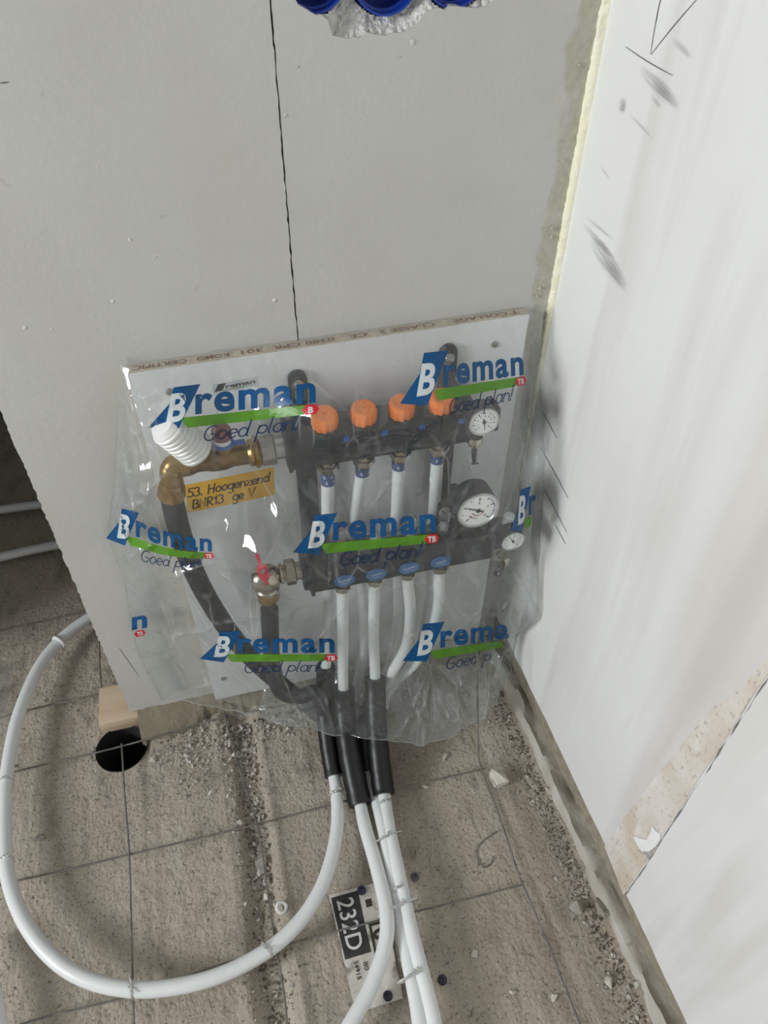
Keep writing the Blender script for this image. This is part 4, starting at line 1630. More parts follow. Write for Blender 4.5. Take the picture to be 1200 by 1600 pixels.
# pipes on the floor of the next room, seen past the wall end
for a, b, lb in (((-60, 805), (160, 778), 'white pipe on the dark floor past the wall, the farther one'), ((-60, 884), (160, 838), 'white pipe on the dark floor past the wall, the nearer one')):
    A_, B_ = P(*a, z=.03), P(*b, z=.03)
    d_ = B_ - A_
    pipe('heating_pipe', [A_ - d_ * .8, A_, (A_ + B_) / 2 + np.array([0, .004, 0]), B_, B_ + d_ * .6], lb, 'pipe', 'white heating pipes', .0105)
A_ = P(-8, 1530, z=.035)
pipe('heating_pipe', [P(-40, 1470, z=.035), P(-14, 1540, z=.035), P(-2, 1600, z=.035), P(10, 1690, z=.035), np.array([-.92, -1.1, .035]), np.array([-.95, -1.9, .035])], 'white pipe just entering the picture at the bottom left corner', 'pipe', 'white heating pipes', RF)

# ================================================================== REINFORCEMENT MESH
rm = tag(empty('reinforcement_mesh', (-.45, -.3, .02)), 'thin steel reinforcement mesh lying just above the concrete floor', 'steel mesh')
WZ = .018


def wire(pts, r=.0016):
    mb = MB()
    mb.tube(pts, r, 7)
    return mb.build('wire', 'wire', rm)


for k, pp in enumerate([
    [(-30, 1218), (30, 1204), (190, 1166), (345, 1122), (480, 1095)],
    [(-20, 1386), (100, 1360), (203, 1335), (405, 1287), (530, 1254), (640, 1228), (758, 1201)],
    [(-20, 1620), (60, 1592), (220, 1552), (330, 1512), (470, 1470), (600, 1436), (700, 1412), (818, 1382)],
    [(-30, 992), (60, 972), (135, 955), (300, 925)],
    [(-20, 1128), (30, 1113), (160, 1083), (240, 1062)],
]):
    wire(spline([P(x, y, z=WZ) for x, y in pp], 8))
for pp in [
    [(190, 1162), (194, 1230), (202, 1335), (205, 1440), (208, 1560), (210, 1640)],
    [(348, 1085), (352, 1122), (377, 1210), (403, 1295), (425, 1440), (445, 1560), (452, 1640)],
    [(754, 1206), (782, 1280), (812, 1370), (840, 1435), (872, 1515), (906, 1600), (925, 1650)],
    [(155, 985), (156, 1040), (160, 1092)],
]:
    wp_ = [P(x, y, z=WZ + .0032) for x, y in pp]
    if pp[-1][1] > 1600:
        wp_.append(np.array([wp_[-1][0], -1.5, WZ + .0032]))
    wire(spline(wp_, 8))
# the bent-up end of the right-hand wire, rising along the wall
wire(spline([P(754, 1206, z=WZ + .0032), P(749, 1190, z=.035), P(747, 1140, z=.085), P(746, 1080, z=.16), P(746, 1020, z=.24)], 8))
# short length welded across in the joint
wire([P(370, 1236, z=.012), P(398, 1233, z=.012)], .002)

# ================================================================== WIRE TIES
def tie(px, py, z, r, nrm, label, tails=1, wide=0.):
    """a loop of thin wire round a pipe with a twisted tail"""
    c = np.array(P(px, py, z=z))
    t = np.array([nrm[0], nrm[1], 0.])
    t /= np.linalg.norm(t)
    s_ = np.array([-t[1], t[0], 0])
    up_ = np.array([0, 0, 1.])
    mb = MB()
    for k in range(2):
        pts = [c + t * (.0012 * k + .0006 * math.sin(a)) + s_ * (math.cos(a) * (r + wide)) + up_ * math.sin(a) * r for a in np.linspace(0, 2 * math.pi, 28)]
        mb.tube(pts, .0009, 5, cap=False)
    rs_ = np.random.RandomState(int(px * 7 + py))
    for k in range(tails + 1):
        q = c + up_ * (r + .001)
        pts = [q]
        for j in range(7):
            a = j * 1.9 + k * 2
            q = q + t * (.0036 * math.cos(a)) + s_ * (.0034 * math.sin(a) + .0014 * (1 if k else -1)) + up_ * .0006 * rs_.rand()
            pts.append(q)
        mb.tube(spline(pts, 4), .0009, 5)
    tag(mb.build('tie_wire', 'tie'), label, 'wire tie', 'wire ties on the floor pipes')


tie(524, 1241, .030, RF + .0008, (.0, -1), 'wire tie just below the left black sleeve', 1)
tie(418, 1484, .040, RF + .0008, (-.8, -.55), 'wire tie on the big pipe loop beside the white ring')
tie(208, 1546, .042, RF + .0008, (-1, 0), 'wire tie at the lowest point of the big pipe loop')
tie(8, 1222, .040, RF + .0008, (0, 1), 'upper wire tie on the left side of the big pipe loop', 0)
tie(9, 1345, .041, RF + .0008, (0, 1), 'lower wire tie on the left side of the big pipe loop', 0)
tie(602, 1254, .031, RF + .0008, (.1, -1), 'wire tie just below the right black sleeve')
tie(604, 1310, .034, .0125, (.15, -1), 'wire tie around three pipes, a little below the sleeves', 1, .017)
tie(624, 1388, .041, RF + .0008, (.15, -1), 'wire tie on the right pipe above the crossing mesh wire')
tie(622, 1418, .042, .0125, (.15, -1), 'wire tie around three pipes at the floor label', 2, .022)
tie(645, 1524, .040, .0125, (.15, -1), 'tangled wire tie around two pipes near the bottom edge', 3, .012)

# pipe clip on the big loop
c = np.array(P(92, 1003, z=.037))
t = np.array(P(110, 985, z=.037)) - np.array(P(76, 1020, z=.037))
t /= np.linalg.norm(t)
s_ = np.cross(t, [0, 0, 1.])
mb = MB()
pts = [c + s_ * math.cos(a) * .0128 + np.array([0, 0, 1.]) * math.sin(a) * .0128 for a in np.linspace(-.9, math.pi + .6, 18)]
mb.tube(pts, .0032, 8)
tag(mb.build('pipe_clip', 'white_plastic'), 'white plastic clip gripping the big pipe loop near the wall end', 'clip')

# ================================================================== FLOOR LABEL
cs = [np.array(P(514, 1399, z=.004)), np.array(P(592, 1377, z=.004)), np.array(P(630, 1560, z=.004)), np.array(P(556, 1584, z=.004))]


def on_label(u, v_, lf):
    q = (cs[0] * (1 - u) + cs[1] * u) * (1 - v_) + (cs[3] * (1 - u) + cs[2] * u) * v_
    return (float(q[0]), float(q[1]), fz(q[0], q[1]) * .3 + .0045 + lf)


items = []
N = 12
v = np.array([(i / N, j / N) for i in range(N + 1) for j in range(N + 1)])
v[:, 0] += .012 * np.sin(v[:, 1] * 23) * (v[:, 0] > .9)
f = [(i * (N + 1) + j, (i + 1) * (N + 1) + j, (i + 1) * (N + 1) + j + 1, i * (N + 1) + j + 1) for i in range(N) for j in range(N)]
lab_items = [(v, f, 0, 0)]


def rect(u0, v0, u1, v1, mi, lf):
    vv = np.array([(u0 + (u1 - u0) * i / 4, v0 + (v1 - v0) * j / 4) for i in range(5) for j in range(5)])
    return (vv, [(i * 5 + j, (i + 1) * 5 + j, (i + 1) * 5 + j + 1, i * 5 + j + 1) for i in range(4) for j in range(4)], mi, lf)


def down_text(txt, u_base, v0, v1, h, mi, lf=.0012, bold=.02):
    """type that runs down the label, its tops towards the right"""
    a = fit(type2d(txt, bold), v0, v1, 0, h)
    return (np.stack([u_base + a[0][:, 1], a[0][:, 0]], 1), a[1], mi, lf)


lab_items.append(rect(.03, .03, .56, .575, 1, .0006))
lab_items.append(down_text('232D', .12, .07, .52, .46, 2, .0012, .008))
lab_items.append(rect(.66, .13, .78, .20, 1, .0006))
lab_items.append(rect(.62, .335, .67, .62, 1, .0006))
lab_items.append(down_text('10', .68, .34, .50, .40, 1, .0012, .03))
lab_items.append(down_text('ISO', .36, .64, .71, .12, 1))
lab_items.append(down_text('14915', .18, .62, .76, .12, 1))
lab_items.append(down_text('L20A', .22, .84, .95, .12, 1))
ol = decal('floor_label', lab_items, on_label, ['label_white', 'label_black', 'label_letter'], None, (0, 0, 1))
tag(ol, 'dirty black and white label reading 232D on the floor under the pipes', 'label')

# blue nail plugs
for px, py, mm, lb in ((565, 1391, 'navy', 'round navy plug at the top of the floor label'), (648, 1370, 'grey_plug', 'round grey plug in the floor right of the pipe bundle'),
                       (691, 1531, 'navy', 'dark navy plug in the floor right of the bundle near the bottom'), (606, 1556, 'navy', 'dark navy plug at the lower end of the floor label')):
    c = P(px, py, z=.006)
    mb = MB()
    zf = max(fz(c[0], c[1]), .0045) - .002
    mb.lathe([(0, .0068), (.004, .0072), (.006, .0058), (.0065, .003), (.0045, .0025), (.0045, .0005)], (c[0], c[1], zf), (0, 0, 1), 22)
    tag(mb.build('floor_plug', mm), lb, 'plug', 'plugs in the floor')
# white ring
c = P(440, 1418, z=.006)
mb = MB()
ax = Vector((.25, -.15, 1)).normalized()
u = ax.orthogonal().normalized()
w_ = ax.cross(u)
zf = fz(c[0], c[1]) + .006
cc = Vector((float(c[0]), float(c[1]), zf))
mb.tube([cc + (u * math.cos(a) + w_ * math.sin(a)) * .0075 for a in np.linspace(0, 2 * math.pi, 25)], .0028, 8, cap=False)
tag(mb.build('plastic_ring', 'white_plastic'), 'small white plastic ring on the floor inside the pipe loop', 'ring')
# loose bent wire
mb = MB()
pts = [P(778, 1296, z=.010), P(762, 1308, z=.006), P(748, 1320, z=.006), P(746, 1338, z=.006), P(757, 1354, z=.006), P(768, 1347, z=.007), P(771, 1336, z=.010)]
pts = [np.array([p[0], p[1], fz(p[0], p[1]) + .0022 + .002 * (i == 0)]) for i, p in enumerate(pts)]
mb.tube(spline(pts, 6), .0009, 6)
tag(mb.build('loose_wire', 'wire'), 'short loose wire bent into a hook on the floor', 'wire')


# ================================================================== STONES AND RUBBLE
def rock(c, sx, sy, sz, seed, npt=10):
    """an angular chip: the hull of a few random points"""
    rs_ = np.random.RandomState(seed)
    bm = bmesh.new()
    rz = rs_.rand() * 6.28
    cr, sr = math.cos(rz), math.sin(rz)
    for k in range(npt):
        d = rs_.randn(3)
        d /= np.linalg.norm(d)
        d *= .8 + .4 * rs_.rand()
        x, y, z = d[0] * sx, d[1] * sy, d[2] * sz
        bm.verts.new((c[0] + x * cr - y * sr, c[1] + x * sr + y * cr, max(c[2] + z + sz * .7, c[2] - .0015)))
    r = bmesh.ops.convex_hull(bm, input=bm.verts[:])
    bmesh.ops.delete(bm, geom=[g for g in r['geom_interior'] if isinstance(g, bmesh.types.BMVert)], context='VERTS')
    bm.verts.index_update()
    V = [tuple(v.co) for v in bm.verts]
    Fc = [[v.index for v in f.verts] for f in bm.faces]
    bm.free()
    return V, Fc


STN = [(778, 1218, .020, .017, .022, 'stone', 'pale angular stone casting a shadow beside the mesh corner'),
       (899, 1418, .013, .012, .013, 'stone_grey', 'grey angular stone near the right wall, left one of a pair'),
       (938, 1421, .016, .012, .010, 'stone_grey', 'grey crumbly stone against the mortar at the right wall'),
       (696, 1181, .010, .007, .003, 'stone', 'flat pale chip below the bag hem'),
       (664, 1226, .010, .005, .003, 'stone', 'flat pale chip lying along the upper right mesh wire'),
       (802, 1547, .006, .006, .005, 'stone', 'small pale pebble near the bottom, left of the long wire'),
       (742, 1488, .007, .007, .004, 'stone', 'small pale chip right of the pipe bundle'),
       (865, 1556, .007, .006, .005, 'stone', 'small pale pebble close to the long right mesh wire'),
       (742, 1583, .007, .006, .004, 'stone_grey', 'small grey chip at the bottom edge right of the bundle'),
       (950, 1532, .010, .008, .006, 'stone', 'pale chip in the dark dirt by the right wall'),
       (994, 1538, .007, .007, .006, 'stone', 'small white pebble against the mortar ledge near the bottom'),
       (406, 1345, .017, .012, .006, 'stone_grey', 'flat grey chip lying in the floor joint'),
       (365, 1178, .009, .008, .008, 'stone', 'pale round pebble in the upper part of the floor joint'),
       (375, 1212, .009, .008, .007, 'stone_grey', 'grey pebble in the floor joint above a short wire'),
       (61, 1308, .009, .008, .006, 'stone_grey', 'grey pebble inside the left side of the pipe loop'),
       (331, 1238, .009, .007, .006, 'stone', 'pale crumb on the slab left of the floor joint'),
       (237, 1186, .008, .007, .006, 'stone', 'pale crumb at the right rim of the drilled hole'),
       (448, 1468, .011, .006, .003, 'stone', 'flat pale chip by the wire crossing on the loop'),
       (414, 1398, .008, .006, .005, 'stone', 'pale crumb beside the white plastic ring'),
       (872, 1246, .007, .006, .005, 'stone', 'small pale crumb at the middle of the mortar ledge'),
       (857, 1235, .008, .007, .005, 'stone', 'pale crumb just above the middle of the mortar ledge')]
for k, (px, py, sx, sy, sz, mm, lb) in enumerate(STN):
    c = P(px, py, z=.006)
    c = (c[0], c[1], fz(c[0], c[1]) - .0005)
    V, Fc = rock(c, sx, sy, sz, 40 + k, 11 if sx < .012 else 16)
    mb = MB()
    mb.add(V, Fc)
    tag(mb.build('stone', mm, smooth=False), lb, 'stone', 'loose stones on the floor')

mb = MB()
rs_ = np.random.RandomState(99)


def scatter(n, fn_, s0, s1):
    for k in range(n):
        x, y = fn_()
        if math.hypot(x - hx, y - hy) < hr + .006:
            continue
        s_ = s0 + (s1 - s0) * rs_.rand() ** 3
        V, Fc = rock((x, y, fz(x, y) - .0003), s_, s_ * (.6 + .4 * rs_.rand()), s_ * (.4 + .5 * rs_.rand()), rs_.randint(1 << 20), 10)
        mb.add(V, Fc)


scatter(420, lambda: (-.532 + rs_.randn() * .017, -.05 - .33 * rs_.rand() ** 1.3), .0012, .0065)
scatter(140, lambda: (-.532 + rs_.randn() * .017, -.35 - .3 * rs_.rand()), .001, .0045)
scatter(320, lambda: (-.70 + .3 * rs_.rand(), -.068 - .022 * abs(rs_.randn())), .0010, .0055)
scatter(380, lambda: (-.60 + rs_.randn() * .035, -.10 + rs_.randn() * .045), .0010, .0050)
scatter(260, lambda: (-.45 + rs_.randn() * .12, -.055 - .05 * rs_.rand()), .001, .005)
scatter(420, lambda: (-.026 - abs(rs_.randn()) * .018, -.12 - .6 * rs_.rand()), .0009, .0045)
scatter(160, lambda: (-.04 - abs(rs_.randn()) * .03, -.15 - .1 * rs_.rand()), .0009, .0035)
scatter(420, lambda: (-.80 + rs_.randn() * .10, -.02 + rs_.randn() * .10), .0009, .0040)
scatter(260, lambda: (-.95 + .9 * rs_.rand(), -.65 + .6 * rs_.rand()), .0008, .0026)
rb = mb.build('rubble', 'rubble', smooth=False)
tag(rb, 'fine crushed concrete and plaster crumbs scattered on the floor', 'rubble', kind='stuff')

mb = MB()
scatter(1500, lambda: (-.532 + rs_.randn() * .013, -.05 - .6 * rs_.rand() ** 1.2), .0008, .0038)
scatter(1300, lambda: (-.022 - abs(rs_.randn()) * .016, -.10 - .62 * rs_.rand()), .0008, .0032)
scatter(300, lambda: (-.45 + rs_.randn() * .14, -.045 - .04 * rs_.rand()), .001, .004)
tag(mb.build('loose_dirt', 'dirt', smooth=False), 'dark loose dirt in the floor joint and along the right wall', 'dirt', kind='stuff')

# ================================================================== PLASTIC BAG
def bagpt(px, py, y=None, z=None):
    p = bk(px, py, y) if y is not None else fl(px, py, z)
    if p[0] > -.006:
        p = rt(px, py, -.006)
    return p


CTRL = [(190, 575, .024), (290, 562, .026), (400, 547, .026), (500, 535, .026), (600, 521, .026), (715, 506, .026), (828, 491, .025),
        (184, 640, .022), (240, 625, .050), (275, 650, .100), (340, 640, .075), (420, 640, .085), (500, 625, .112), (565, 615, .112), (630, 603, .112), (695, 592, .112), (755, 600, .095), (800, 560, .050), (836, 580, .034),
        (180, 700, .020), (235, 700, .075), (280, 700, .092), (370, 690, .092), (440, 690, .102), (560, 690, .108), (690, 665, .112), (757, 660, .128), (820, 660, .085), (845, 660, .060),
        (178, 760, .018), (225, 770, .070), (285, 785, .098), (380, 780, .090), (470, 780, .110), (560, 770, .116), (660, 760, .122), (745, 760, .155), (810, 770, .135), (848, 750, .085),
        (172, 838, .014), (230, 850, .058), (275, 830, .092), (310, 860, .090), (400, 860, .150), (480, 850, .140), (570, 850, .145), (660, 840, .150), (745, 800, .162), (800, 840, .160), (842, 850, .100),
        (195, 900, .014), (270, 910, .078), (350, 910, .095), (420, 905, .152), (520, 905, .142), (640, 890, .145), (740, 890, .150), (800, 900, .140), (842, 915, .105),
        (205, 960, .012), (280, 970, .055), (350, 970, .092), (430, 970, .128), (540, 970, .135), (640, 970, .142), (740, 970, .145), (812, 980, .120), (832, 970, .106),
        (222, 1030, .012), (290, 1030, .030), (360, 1030, .085), (430, 1040, .135), (520, 1050, .150), (600, 1050, .155), (700, 1050, .160), (770, 1040, .135)]
HEM = [(252, 1092, .012, None), (300, 1096, .024, None), (345, 1103, .045, None), (400, 1118, None, .072), (440, 1128, None, .078), (485, 1136, None, .088), (530, 1146, None, .092), (580, 1151, None, .090), (640, 1156, None, .080),
       (690, 1154, None, .076), (730, 1134, None, .074), (762, 1108, None, .078), (798, 1052, .118, None)]
cw = [bagpt(px, py, -h) for px, py, h in CTRL]
hw = [bagpt(px, py, None if a is None else -a, b) for px, py, a, b in HEM]
KP = np.array([(p[0], p[2]) for p in cw + hw])
KH = np.array([-p[1] for p in cw + hw])


def phi(r):
    return np.sqrt(r * r + .05 ** 2)


D = np.linalg.norm(KP[:, None] - KP[None], axis=-1)
n = len(KP)
Am = np.zeros((n + 3, n + 3))
Am[:n, :n] = phi(D) - 2e-4 * n * np.eye(n) * .1
Pm = np.concatenate([np.ones((n, 1)), KP], 1)
Am[:n, n:] = Pm
Am[n:, :n] = Pm.T
CO = np.linalg.solve(Am, np.concatenate([KH, np.zeros(3)]))


def ridge(a):
    return 1 - np.abs(2 * a - 1)


XTRA = [((196, 590), (226, 690), .03, .005, .010), ((215, 585), (250, 690), .045, .005, .008), ((190, 680), (215, 800), .03, .005, .010), ((240, 690), (222, 790), .06, .005, .008), ((178, 740), (200, 850), .025, .005, .008), ((270, 575), (300, 610), .035, .005, .006),
        ((662, 1030), (634, 1135), .15, .005, .010), ((672, 1050), (694, 1095), .15, .004, .008), ((820, 985), (715, 1145), .14, .007, .010), ((640, 880), (740, 1000), .145, .006, .005), ((560, 940), (650, 1060), .14, .006, .005),
        ((430, 1020), (470, 1120), .13, .005, .006), ((505, 1075), (520, 1140), .15, .005, .005), ((250, 930), (290, 1040), .04, .006, .006), ((320, 880), (440, 940), .1, .006, .005), ((840, 900), (826, 985), .11, .006, .008)]
for p, q, h in (((186, 680), (250, 620), .04), ((182, 740), (240, 690), .04), ((195, 622), (262, 584), .04), ((180, 800), (230, 745), .04), ((190, 870), (240, 820), .03), ((250, 900), (330, 850), .07), ((330, 990), (410, 940), .1),
                ((600, 1112), (662, 1040), .15), ((700, 1125), (775, 1030), .14), ((740, 830), (805, 765), .15), ((760, 960), (832, 890), .14), ((480, 1010), (545, 940), .14), ((380, 860), (445, 800), .11), ((690, 1000), (760, 930), .14),
                ((215, 660), (270, 610), .06), ((200, 770), (262, 700), .05), ((560, 800), (620, 745), .12), ((260, 1010), (330, 960), .06), ((790, 700), (842, 640), .09)):
    XTRA.append((p, q, h, .0055, .0095 if p[0] < 260 or p[1] > 1000 else .006))
CREASE = []       # (start px, end px, depth guess, width m, height m)
for p, q, h, w_, a in [((205, 585), (262, 640), .03, .006, .006), ((250, 600), (310, 580), .04, .006, .004), ((188, 620), (245, 670), .03, .008, .006), ((200, 640), (230, 760), .04, .008, .006),
                       ((215, 690), (195, 860), .04, .007, .006), ((235, 760), (260, 830), .05, .006, .004), ((225, 800), (330, 960), .06, .007, .004), ((250, 870), (300, 1080), .03, .008, .004),
                       ((330, 820), (400, 1000), .1, .008, .003), ((300, 990), (430, 1100), .07, .008, .004), ((430, 1000), (540, 1130), .13, .008, .004),
                       ((650, 1040), (625, 1140), .15, .006, .006), ((660, 1060), (690, 1100), .15, .005, .004), ((780, 1000), (700, 1140), .14, .010, .006), ((830, 900), (770, 1070), .12, .010, .006),
                       ((835, 740), (815, 930), .12, .008, .006), ((700, 840), (770, 780), .155, .004, .003), ((740, 880), (830, 800), .15, .006, .004), ((800, 600), (845, 760), .07, .008, .006),
                       ((560, 840), (700, 810), .14, .006, .003), ((480, 730), (700, 690), .11, .006, .002), ((520, 930), (700, 900), .14, .007, .003), ((460, 760), (640, 900), .12, .007, .003),
                       ((380, 720), (470, 830), .1, .007, .003), ((745, 700), (690, 800), .13, .006, .003), ((785, 720), (735, 800), .14, .006, .003), ((260, 720), (330, 830), .08, .006, .003)] + XTRA:
    A_, B_ = bagpt(*p, -h), bagpt(*q, -h)
    CREASE.append((np.array([A_[0], A_[2]]), np.array([B_[0], B_[2]]), w_, a))


def bag_h(x, z):
    x = np.asarray(x, float)
    z = np.asarray(z, float)
    r = np.sqrt((x[..., None] - KP[:, 0]) ** 2 + (z[..., None] - KP[:, 1]) ** 2)
    h = (phi(r) * CO[:n]).sum(-1) + CO[n] + CO[n + 1] * x + CO[n + 2] * z
    loose = np.clip((.74 - z) / .12, 0, 1) * .75 + .25
    h = h + loose * (.0075 * (ridge(vn(x * 16 + z * 7, z * 6 - x * 5)) - .5) + .0050 * (ridge(vn(x * 34 - z * 16 + 9, z * 16 + x * 8)) - .5) + .0020 * (ridge(vn(x * 80 + z * 40, z * 60 - x * 30)) - .5))
    for A_, B_, w_, a in CREASE:
        d = B_ - A_
        t = np.clip(((x - A_[0]) * d[0] + (z - A_[1]) * d[1]) / d.dot(d), 0, 1)
        dist = np.hypot(x - A_[0] - t * d[0], z - A_[1] - t * d[1])
        h = h + a * np.exp(-np.abs(dist) / w_) * np.sin(math.pi * (.06 + .88 * t))
    # never inside the board or the wall
    onb = (x > BX0 - .004) & (x < BX1 + .004) & (z < BZR)
    return np.maximum(h, np.where(onb, -BY + .0035, .006))


def bag_hit(px, py):
    """where the lines of sight of photo points meet the film"""
    px = np.atleast_1d(np.asarray(px, float))
    py = np.atleast_1d(np.asarray(py, float))
    v = (ROT @ np.stack([px - 600., -(py - 800.), np.full(px.shape, -F)])).T
    ta = (-.25 - CAM[1]) / v[:, 1]
    tb = (-.001 - CAM[1]) / v[:, 1]

    def gap(t):
        p = CAM + t[:, None] * v
        return -p[:, 1] - bag_h(p[:, 0], p[:, 2])
    N_ = 44
    lo_t = ta.copy()
    hi_t = tb.copy()
    done = np.zeros(px.shape, bool)
    prev = ta.copy()
    for k in range(1, N_ + 1):
        t = ta + (tb - ta) * k / N_
        g = gap(t)
        hit = (g <= 0) & ~done
        lo_t[hit] = prev[hit]
        hi_t[hit] = t[hit]
        done |= hit
        prev = t
    for k in range(9):
        m_ = (lo_t + hi_t) / 2
        g = gap(m_)
        hi_t = np.where(g <= 0, m_, hi_t)
        lo_t = np.where(g <= 0, lo_t, m_)
    return CAM + hi_t[:, None] * v


def chain(pp):
    return spline([bagpt(a, b, None if c is None else -c, d) for a, b, c, d in pp], 10)


top = chain([(188, 573, .024, None), (290, 561, .026, None), (400, 546, .026, None), (500, 534, .026, None), (600, 520, .026, None), (715, 505, .026, None), (829, 490, .025, None)])
left = chain([(188, 573, .024, None), (184, 640, .022, None), (180, 700, .020, None), (177, 760, .018, None), (170, 838, .014, None), (192, 900, .014, None), (202, 960, .012, None), (220, 1030, .012, None), (252, 1092, .012, None)])
right = chain([(829, 490, .025, None), (837, 580, .034, None), (846, 660, .060, None), (850, 750, .085, None), (844, 850, .100, None), (844, 915, .105, None), (834, 970, .106, None), (798, 1052, .118, None)])
hem = chain(HEM)


def resample(c, n_):
    c = np.array(c)[:, [0, 2]]
    s_ = np.concatenate([[0], np.cumsum(np.linalg.norm(np.diff(c, axis=0), axis=1))])
    s_ /= s_[-1]
    t = np.linspace(0, 1, n_)
    return np.stack([np.interp(t, s_, c[:, 0]), np.interp(t, s_, c[:, 1])], 1)


NU, NV = 300, 340
T_, B_, L_, R_ = resample(top, NU), resample(hem, NU), resample(left, NV), resample(right, NV)
uu = np.linspace(0, 1, NU)[:, None, None]
vv = np.linspace(0, 1, NV)[None, :, None]
XZ = (1 - vv) * T_[:, None] + vv * B_[:, None] + (1 - uu) * L_[None] + uu * R_[None] - ((1 - uu) * (1 - vv) * T_[0] + uu * (1 - vv) * T_[-1] + (1 - uu) * vv * B_[0] + uu * vv * B_[-1])
Xb, Zb = XZ[..., 0], XZ[..., 1]
Hb = bag_h(Xb, Zb)
pts = np.stack([np.minimum(Xb, -.004), -Hb, Zb], -1)
# edges that fold back: over the top of the board, and behind it at both sides
ext_r = []
for k in range(1, 7):
    t = k / 6
    e = pts[-1].copy()
    tgt = np.stack([np.full(NV, -.022), np.full(NV, -.010), pts[-1][:, 2] + .0], -1)
    q = e * (1 - t) + tgt * t
    q[:, 0] += .010 * math.sin(math.pi * t)
    q[:, 0] = np.minimum(q[:, 0], -.004)
    ext_r.append(q)
ext_l = []
for k in range(1, 5):
    t = k / 4
    e = pts[0].copy()
    tgt = np.stack([np.minimum(np.maximum(e[:, 0] + .05, -.66), BX0 - .003), np.full(NV, -.0025), e[:, 2]], -1)
    q = e * (1 - t) + tgt * t
    q[:, 0] -= .004 * math.sin(math.pi * t)
    ext_l.append(q)
full = np.concatenate([np.array(ext_l[::-1]), pts, np.array(ext_r)], 0)
cols, rows = full.shape[:2]
# top fold
zt = np.interp(full[:, 0, 0], [BX0, BX1], [BZL, BZR]) + .0022
f1 = np.stack([full[:, 0, 0], np.clip(full[:, 0, 1], -.021, -.002), np.maximum(zt, full[:, 0, 2])], -1)
f2 = np.stack([full[:, 0, 0], np.full(cols, -.0022), zt + .0008], -1)
full = np.concatenate([f2[:, None], f1[:, None], full], 1)
rows = full.shape[1]
ii = np.arange(cols * rows).reshape(cols, rows)
fq = np.stack([ii[:-1, :-1], ii[:-1, 1:], ii[1:, 1:], ii[1:, :-1]], -1).reshape(-1, 4)
bag = tag(empty('plastic_bag', (-.3, -.1, .1)), 'clear plastic bag printed with blue and green logos, pulled over the manifold', 'plastic bag')
me = bpy.data.meshes.new('film')
me.from_pydata(full.reshape(-1, 3).tolist(), [], fq.tolist())
me.materials.append(M['bag'])
me.polygons.foreach_set('use_smooth', [True] * len(me.polygons))
fold_highlight = np.zeros(full.shape[:2])  # whiteness along the creases, painted in as highlight streaks
fx_, fz_ = full[..., 0], full[..., 2]
for A_, B_e, w_, a in CREASE:
    d = B_e - A_
    t = np.clip(((fx_ - A_[0]) * d[0] + (fz_ - A_[1]) * d[1]) / d.dot(d), 0, 1)
    wob = .0016 * (vn(t * 9 + a * 500, t * 0 + w_ * 900) - .5) * 2
    dist = np.abs(np.hypot(fx_ - A_[0] - t * d[0], fz_ - A_[1] - t * d[1]) + wob)
    fold_highlight = np.maximum(fold_highlight, min(1., a / .008) * np.exp(-(dist / .0022) ** 2) * np.sin(math.pi * t) ** .6 * np.clip(vn(t * 7 + a * 900, t * 0 + 3.3) * 1.8 - .35, 0, 1))
at = me.attributes.new('fold', 'FLOAT', 'POINT')
at.data.foreach_set('value', fold_highlight.reshape(-1).astype(np.float32))
link('film', me, bag)
# welded hem: a slightly thicker rim
mb = MB()
mb.tube([p for p in pts[:, -1][::3]], .0009, 5)
mb.build('hem', 'scrap', bag)

# the rear sheet of the bag: from the lower edge of the board forward to the hem
nb = 90
hs = hem[30:]
Bq = np.stack([np.interp(np.linspace(0, 1, nb), np.linspace(0, 1, len(hs)), np.array(hs)[:, k]) for k in range(3)], 1)
Bq[:, 1] = -bag_h(np.minimum(Bq[:, 0], -.004), Bq[:, 2])
Tq = np.stack([np.linspace(-.47, -.030, nb), np.full(nb, -.0235), np.full(nb, .075)], 1)
tt = np.linspace(0, 1, 50)[None, :, None]
SH = Tq[:, None] * (1 - tt) + Bq[:, None] * tt
wv = np.sin(math.pi * tt[..., 0])
SH[..., 2] += wv * (-.018 + .030 * (ridge(vn(SH[..., 0] * 26, tt[..., 0] * 2.5 + SH[..., 0] * 6)) - .5) + .012 * (ridge(vn(SH[..., 0] * 60, tt[..., 0] * 5)) - .5))
SH[..., 2] = np.maximum(SH[..., 2], .016)
SH[..., 0] = np.minimum(SH[..., 0], -.018 + .014 * tt[..., 0])
ii = np.arange(nb * 50).reshape(nb, 50)
me = bpy.data.meshes.new('rear_film')
me.from_pydata(SH.reshape(-1, 3).tolist(), [], np.stack([ii[:-1, :-1], ii[:-1, 1:], ii[1:, 1:], ii[1:, :-1]], -1).reshape(-1, 4).tolist())
me.materials.append(M['scrap'])
me.polygons.foreach_set('use_smooth', [True] * len(me.polygons))
link('rear_film', me, bag)

# ---- the printed logos, following the film. Logo space: the word runs 0..190, its small letters are 31 high
FLAG = [(-34, 47), (8, 48), (-9, 13), (-27, -24), (-74, -16), (-41, 20)]
STRIPE = [(-24, -5), (178, -5), (170, -21), (-12, -23)]
HEXA = [(168, -13), (174, -5), (190, -5), (196, -13), (190, -21), (174, -21)]


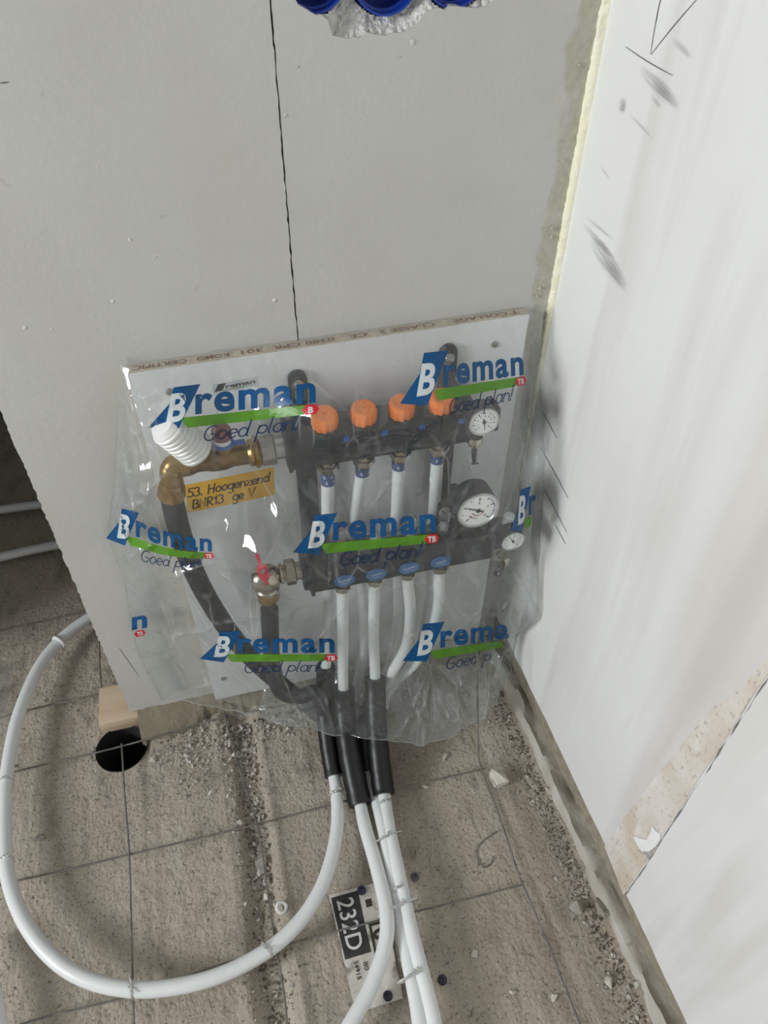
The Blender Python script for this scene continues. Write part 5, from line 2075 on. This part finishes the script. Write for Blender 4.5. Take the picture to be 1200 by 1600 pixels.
def logo(o, e, t, word='reman', full_w=190., flag=True, stripe=True, slogan='Goed plan!', hexa='TB', clip=None, sag=0., up0=None, fs=1.):
    """o, e, t: photo points of the word's start, its end, and the small-letter height above its end"""
    O2, E2, T2 = (np.array(q, float) for q in (o, e, t))
    U = (E2 - O2) / full_w
    W1 = (T2 - E2) / 31.
    W0 = W1 if up0 is None else (np.array(up0, float) - O2) / 31.

    def place(v):
        s_ = np.clip(v[:, :1] / full_w, -.4, 1.1)
        q = O2 + v[:, :1] * U + v[:, 1:] * (W0 * (1 - s_) + W1 * s_)
        q[:, 1] += sag * np.sin(math.pi * np.clip(s_[:, 0], 0, 1))
        return q
    it_ = []
    if word:
        ref = type2d('reman', .03, 0., 1.12)
        vf = type2d(word, .03, 0., 1.12)
        sc = 190. / ref[0][:, 0].max()
        hh = 31. / type2d('x', .03)[0][:, 1].max()
        v = vf[0].copy()
        v[:, 0] *= sc
        v[:, 1] *= hh
        if word == 'n':
            v[:, 0] = v[:, 0] / v[:, 0].max() * full_w
        it_.append((v, vf[1], 0, 0))
    if flag:
        v, f = poly2d(FLAG, 9)
        v = np.stack([v[:, 0] * fs, v[:, 1] * (1 + (fs - 1) * .3)], 1)
        it_.append((v, f, 0, 0))
        vb, fb = type2d('B', .03)
        v = np.stack([-46 + vb[:, 0] / vb[:, 0].max() * 28 + (vb[:, 1]) * 12, -9 + vb[:, 1] / vb[:, 1].max() * 46], 1)
        v[:, 0] *= fs
        it_.append((v, fb, 1, .0006))
    if stripe:
        v, f = poly2d(STRIPE if clip is None else [(a if a < clip else clip, b) for a, b in STRIPE], 9)
        it_.append((v, f, 2, 0))
    if slogan:
        v, f, wd = hand2d(slogan, .085, .22)
        it_.append((np.stack([12 + v[:, 0] / 5.55 * 158, -48 + v[:, 1] * 24 + v[:, 0] * .8], 1), f, 4, .0003))
    if hexa:
        hx_ = 0 if word != 'n' else -162
        v, f = poly2d([(a + hx_, b) for a, b in HEXA], 9)
        it_.append((v, f, 3, .0003))
        vt, ft = type2d(hexa, .04)
        it_.append((np.stack([182 + hx_ - (8 if len(hexa) > 1 else 4) + vt[:, 0] / vt[:, 0].max() * (16 if len(hexa) > 1 else 8), -18 + vt[:, 1] / vt[:, 1].max() * 10], 1), ft, 1, .0007))
    items_ = []
    tab = []
    for v, f, mi, lf in it_:
        q = place(np.asarray(v, float))
        p3 = bag_hit(q[:, 0], q[:, 1])
        p3[:, 0] = np.minimum(p3[:, 0], -.0055)
        p3[:, 1] -= .0010 + lf
        b0 = len(tab)
        tab += [tuple(r_) for r_ in p3]
        items_.append((np.array([(b0 + k, 0) for k in range(len(p3))]), f, mi, 0))
    decal('printed_logo', items_, lambda u, v_, lf: tab[int(u)], ['ink_blue', 'ink_white', 'ink_green', 'ink_red', 'ink_navy'], bag, (0, -1, .3))


logo((305, 645), (493, 626), (493, 597), hexa='B')
logo((693, 601), (818, 583), (817, 557), up0=(693, 570), fs=1.4)
logo((212, 836), (331, 860), (331, 842), sag=6, up0=(212, 812))
logo((520, 843), (681, 829), (681, 802))
logo((371, 1018), (523, 1018), (523, 997))
logo((688, 1010), (820, 992), (820, 972), word='rema', slogan='Goed p', hexa=None, clip=140, up0=(688, 986), fs=1.15)
logo((826, 803), (900, 775), (900, 750), word='r', slogan=None, hexa=None, clip=10, up0=(826, 775))
logo((206, 983), (230, 979), (230, 960), word='n', full_w=38, flag=False, stripe=False, slogan=None)

# scrap of the same film at the left edge of the view, beyond the pipe
mb = MB()
c = P(-6, 1085, z=.02)
V = []
for i in range(14):
    for j in range(14):
        x, y = c[0] - .09 + i * .0085, c[1] - .06 + j * .010
        V.append((x, y, fz(x, y) + .004 + .030 * float(ridge(vn(np.array(i * .45), np.array(j * .5)))) * math.sin(math.pi * (i + .5) / 14) ** .5))
mb.add(V, [(i * 14 + j, (i + 1) * 14 + j, (i + 1) * 14 + j + 1, i * 14 + j + 1) for i in range(13) for j in range(13)])
tag(mb.build('film_scrap', 'scrap', angle=180), 'crumpled scrap of clear film at the left edge beside the pipe loop', 'plastic film')
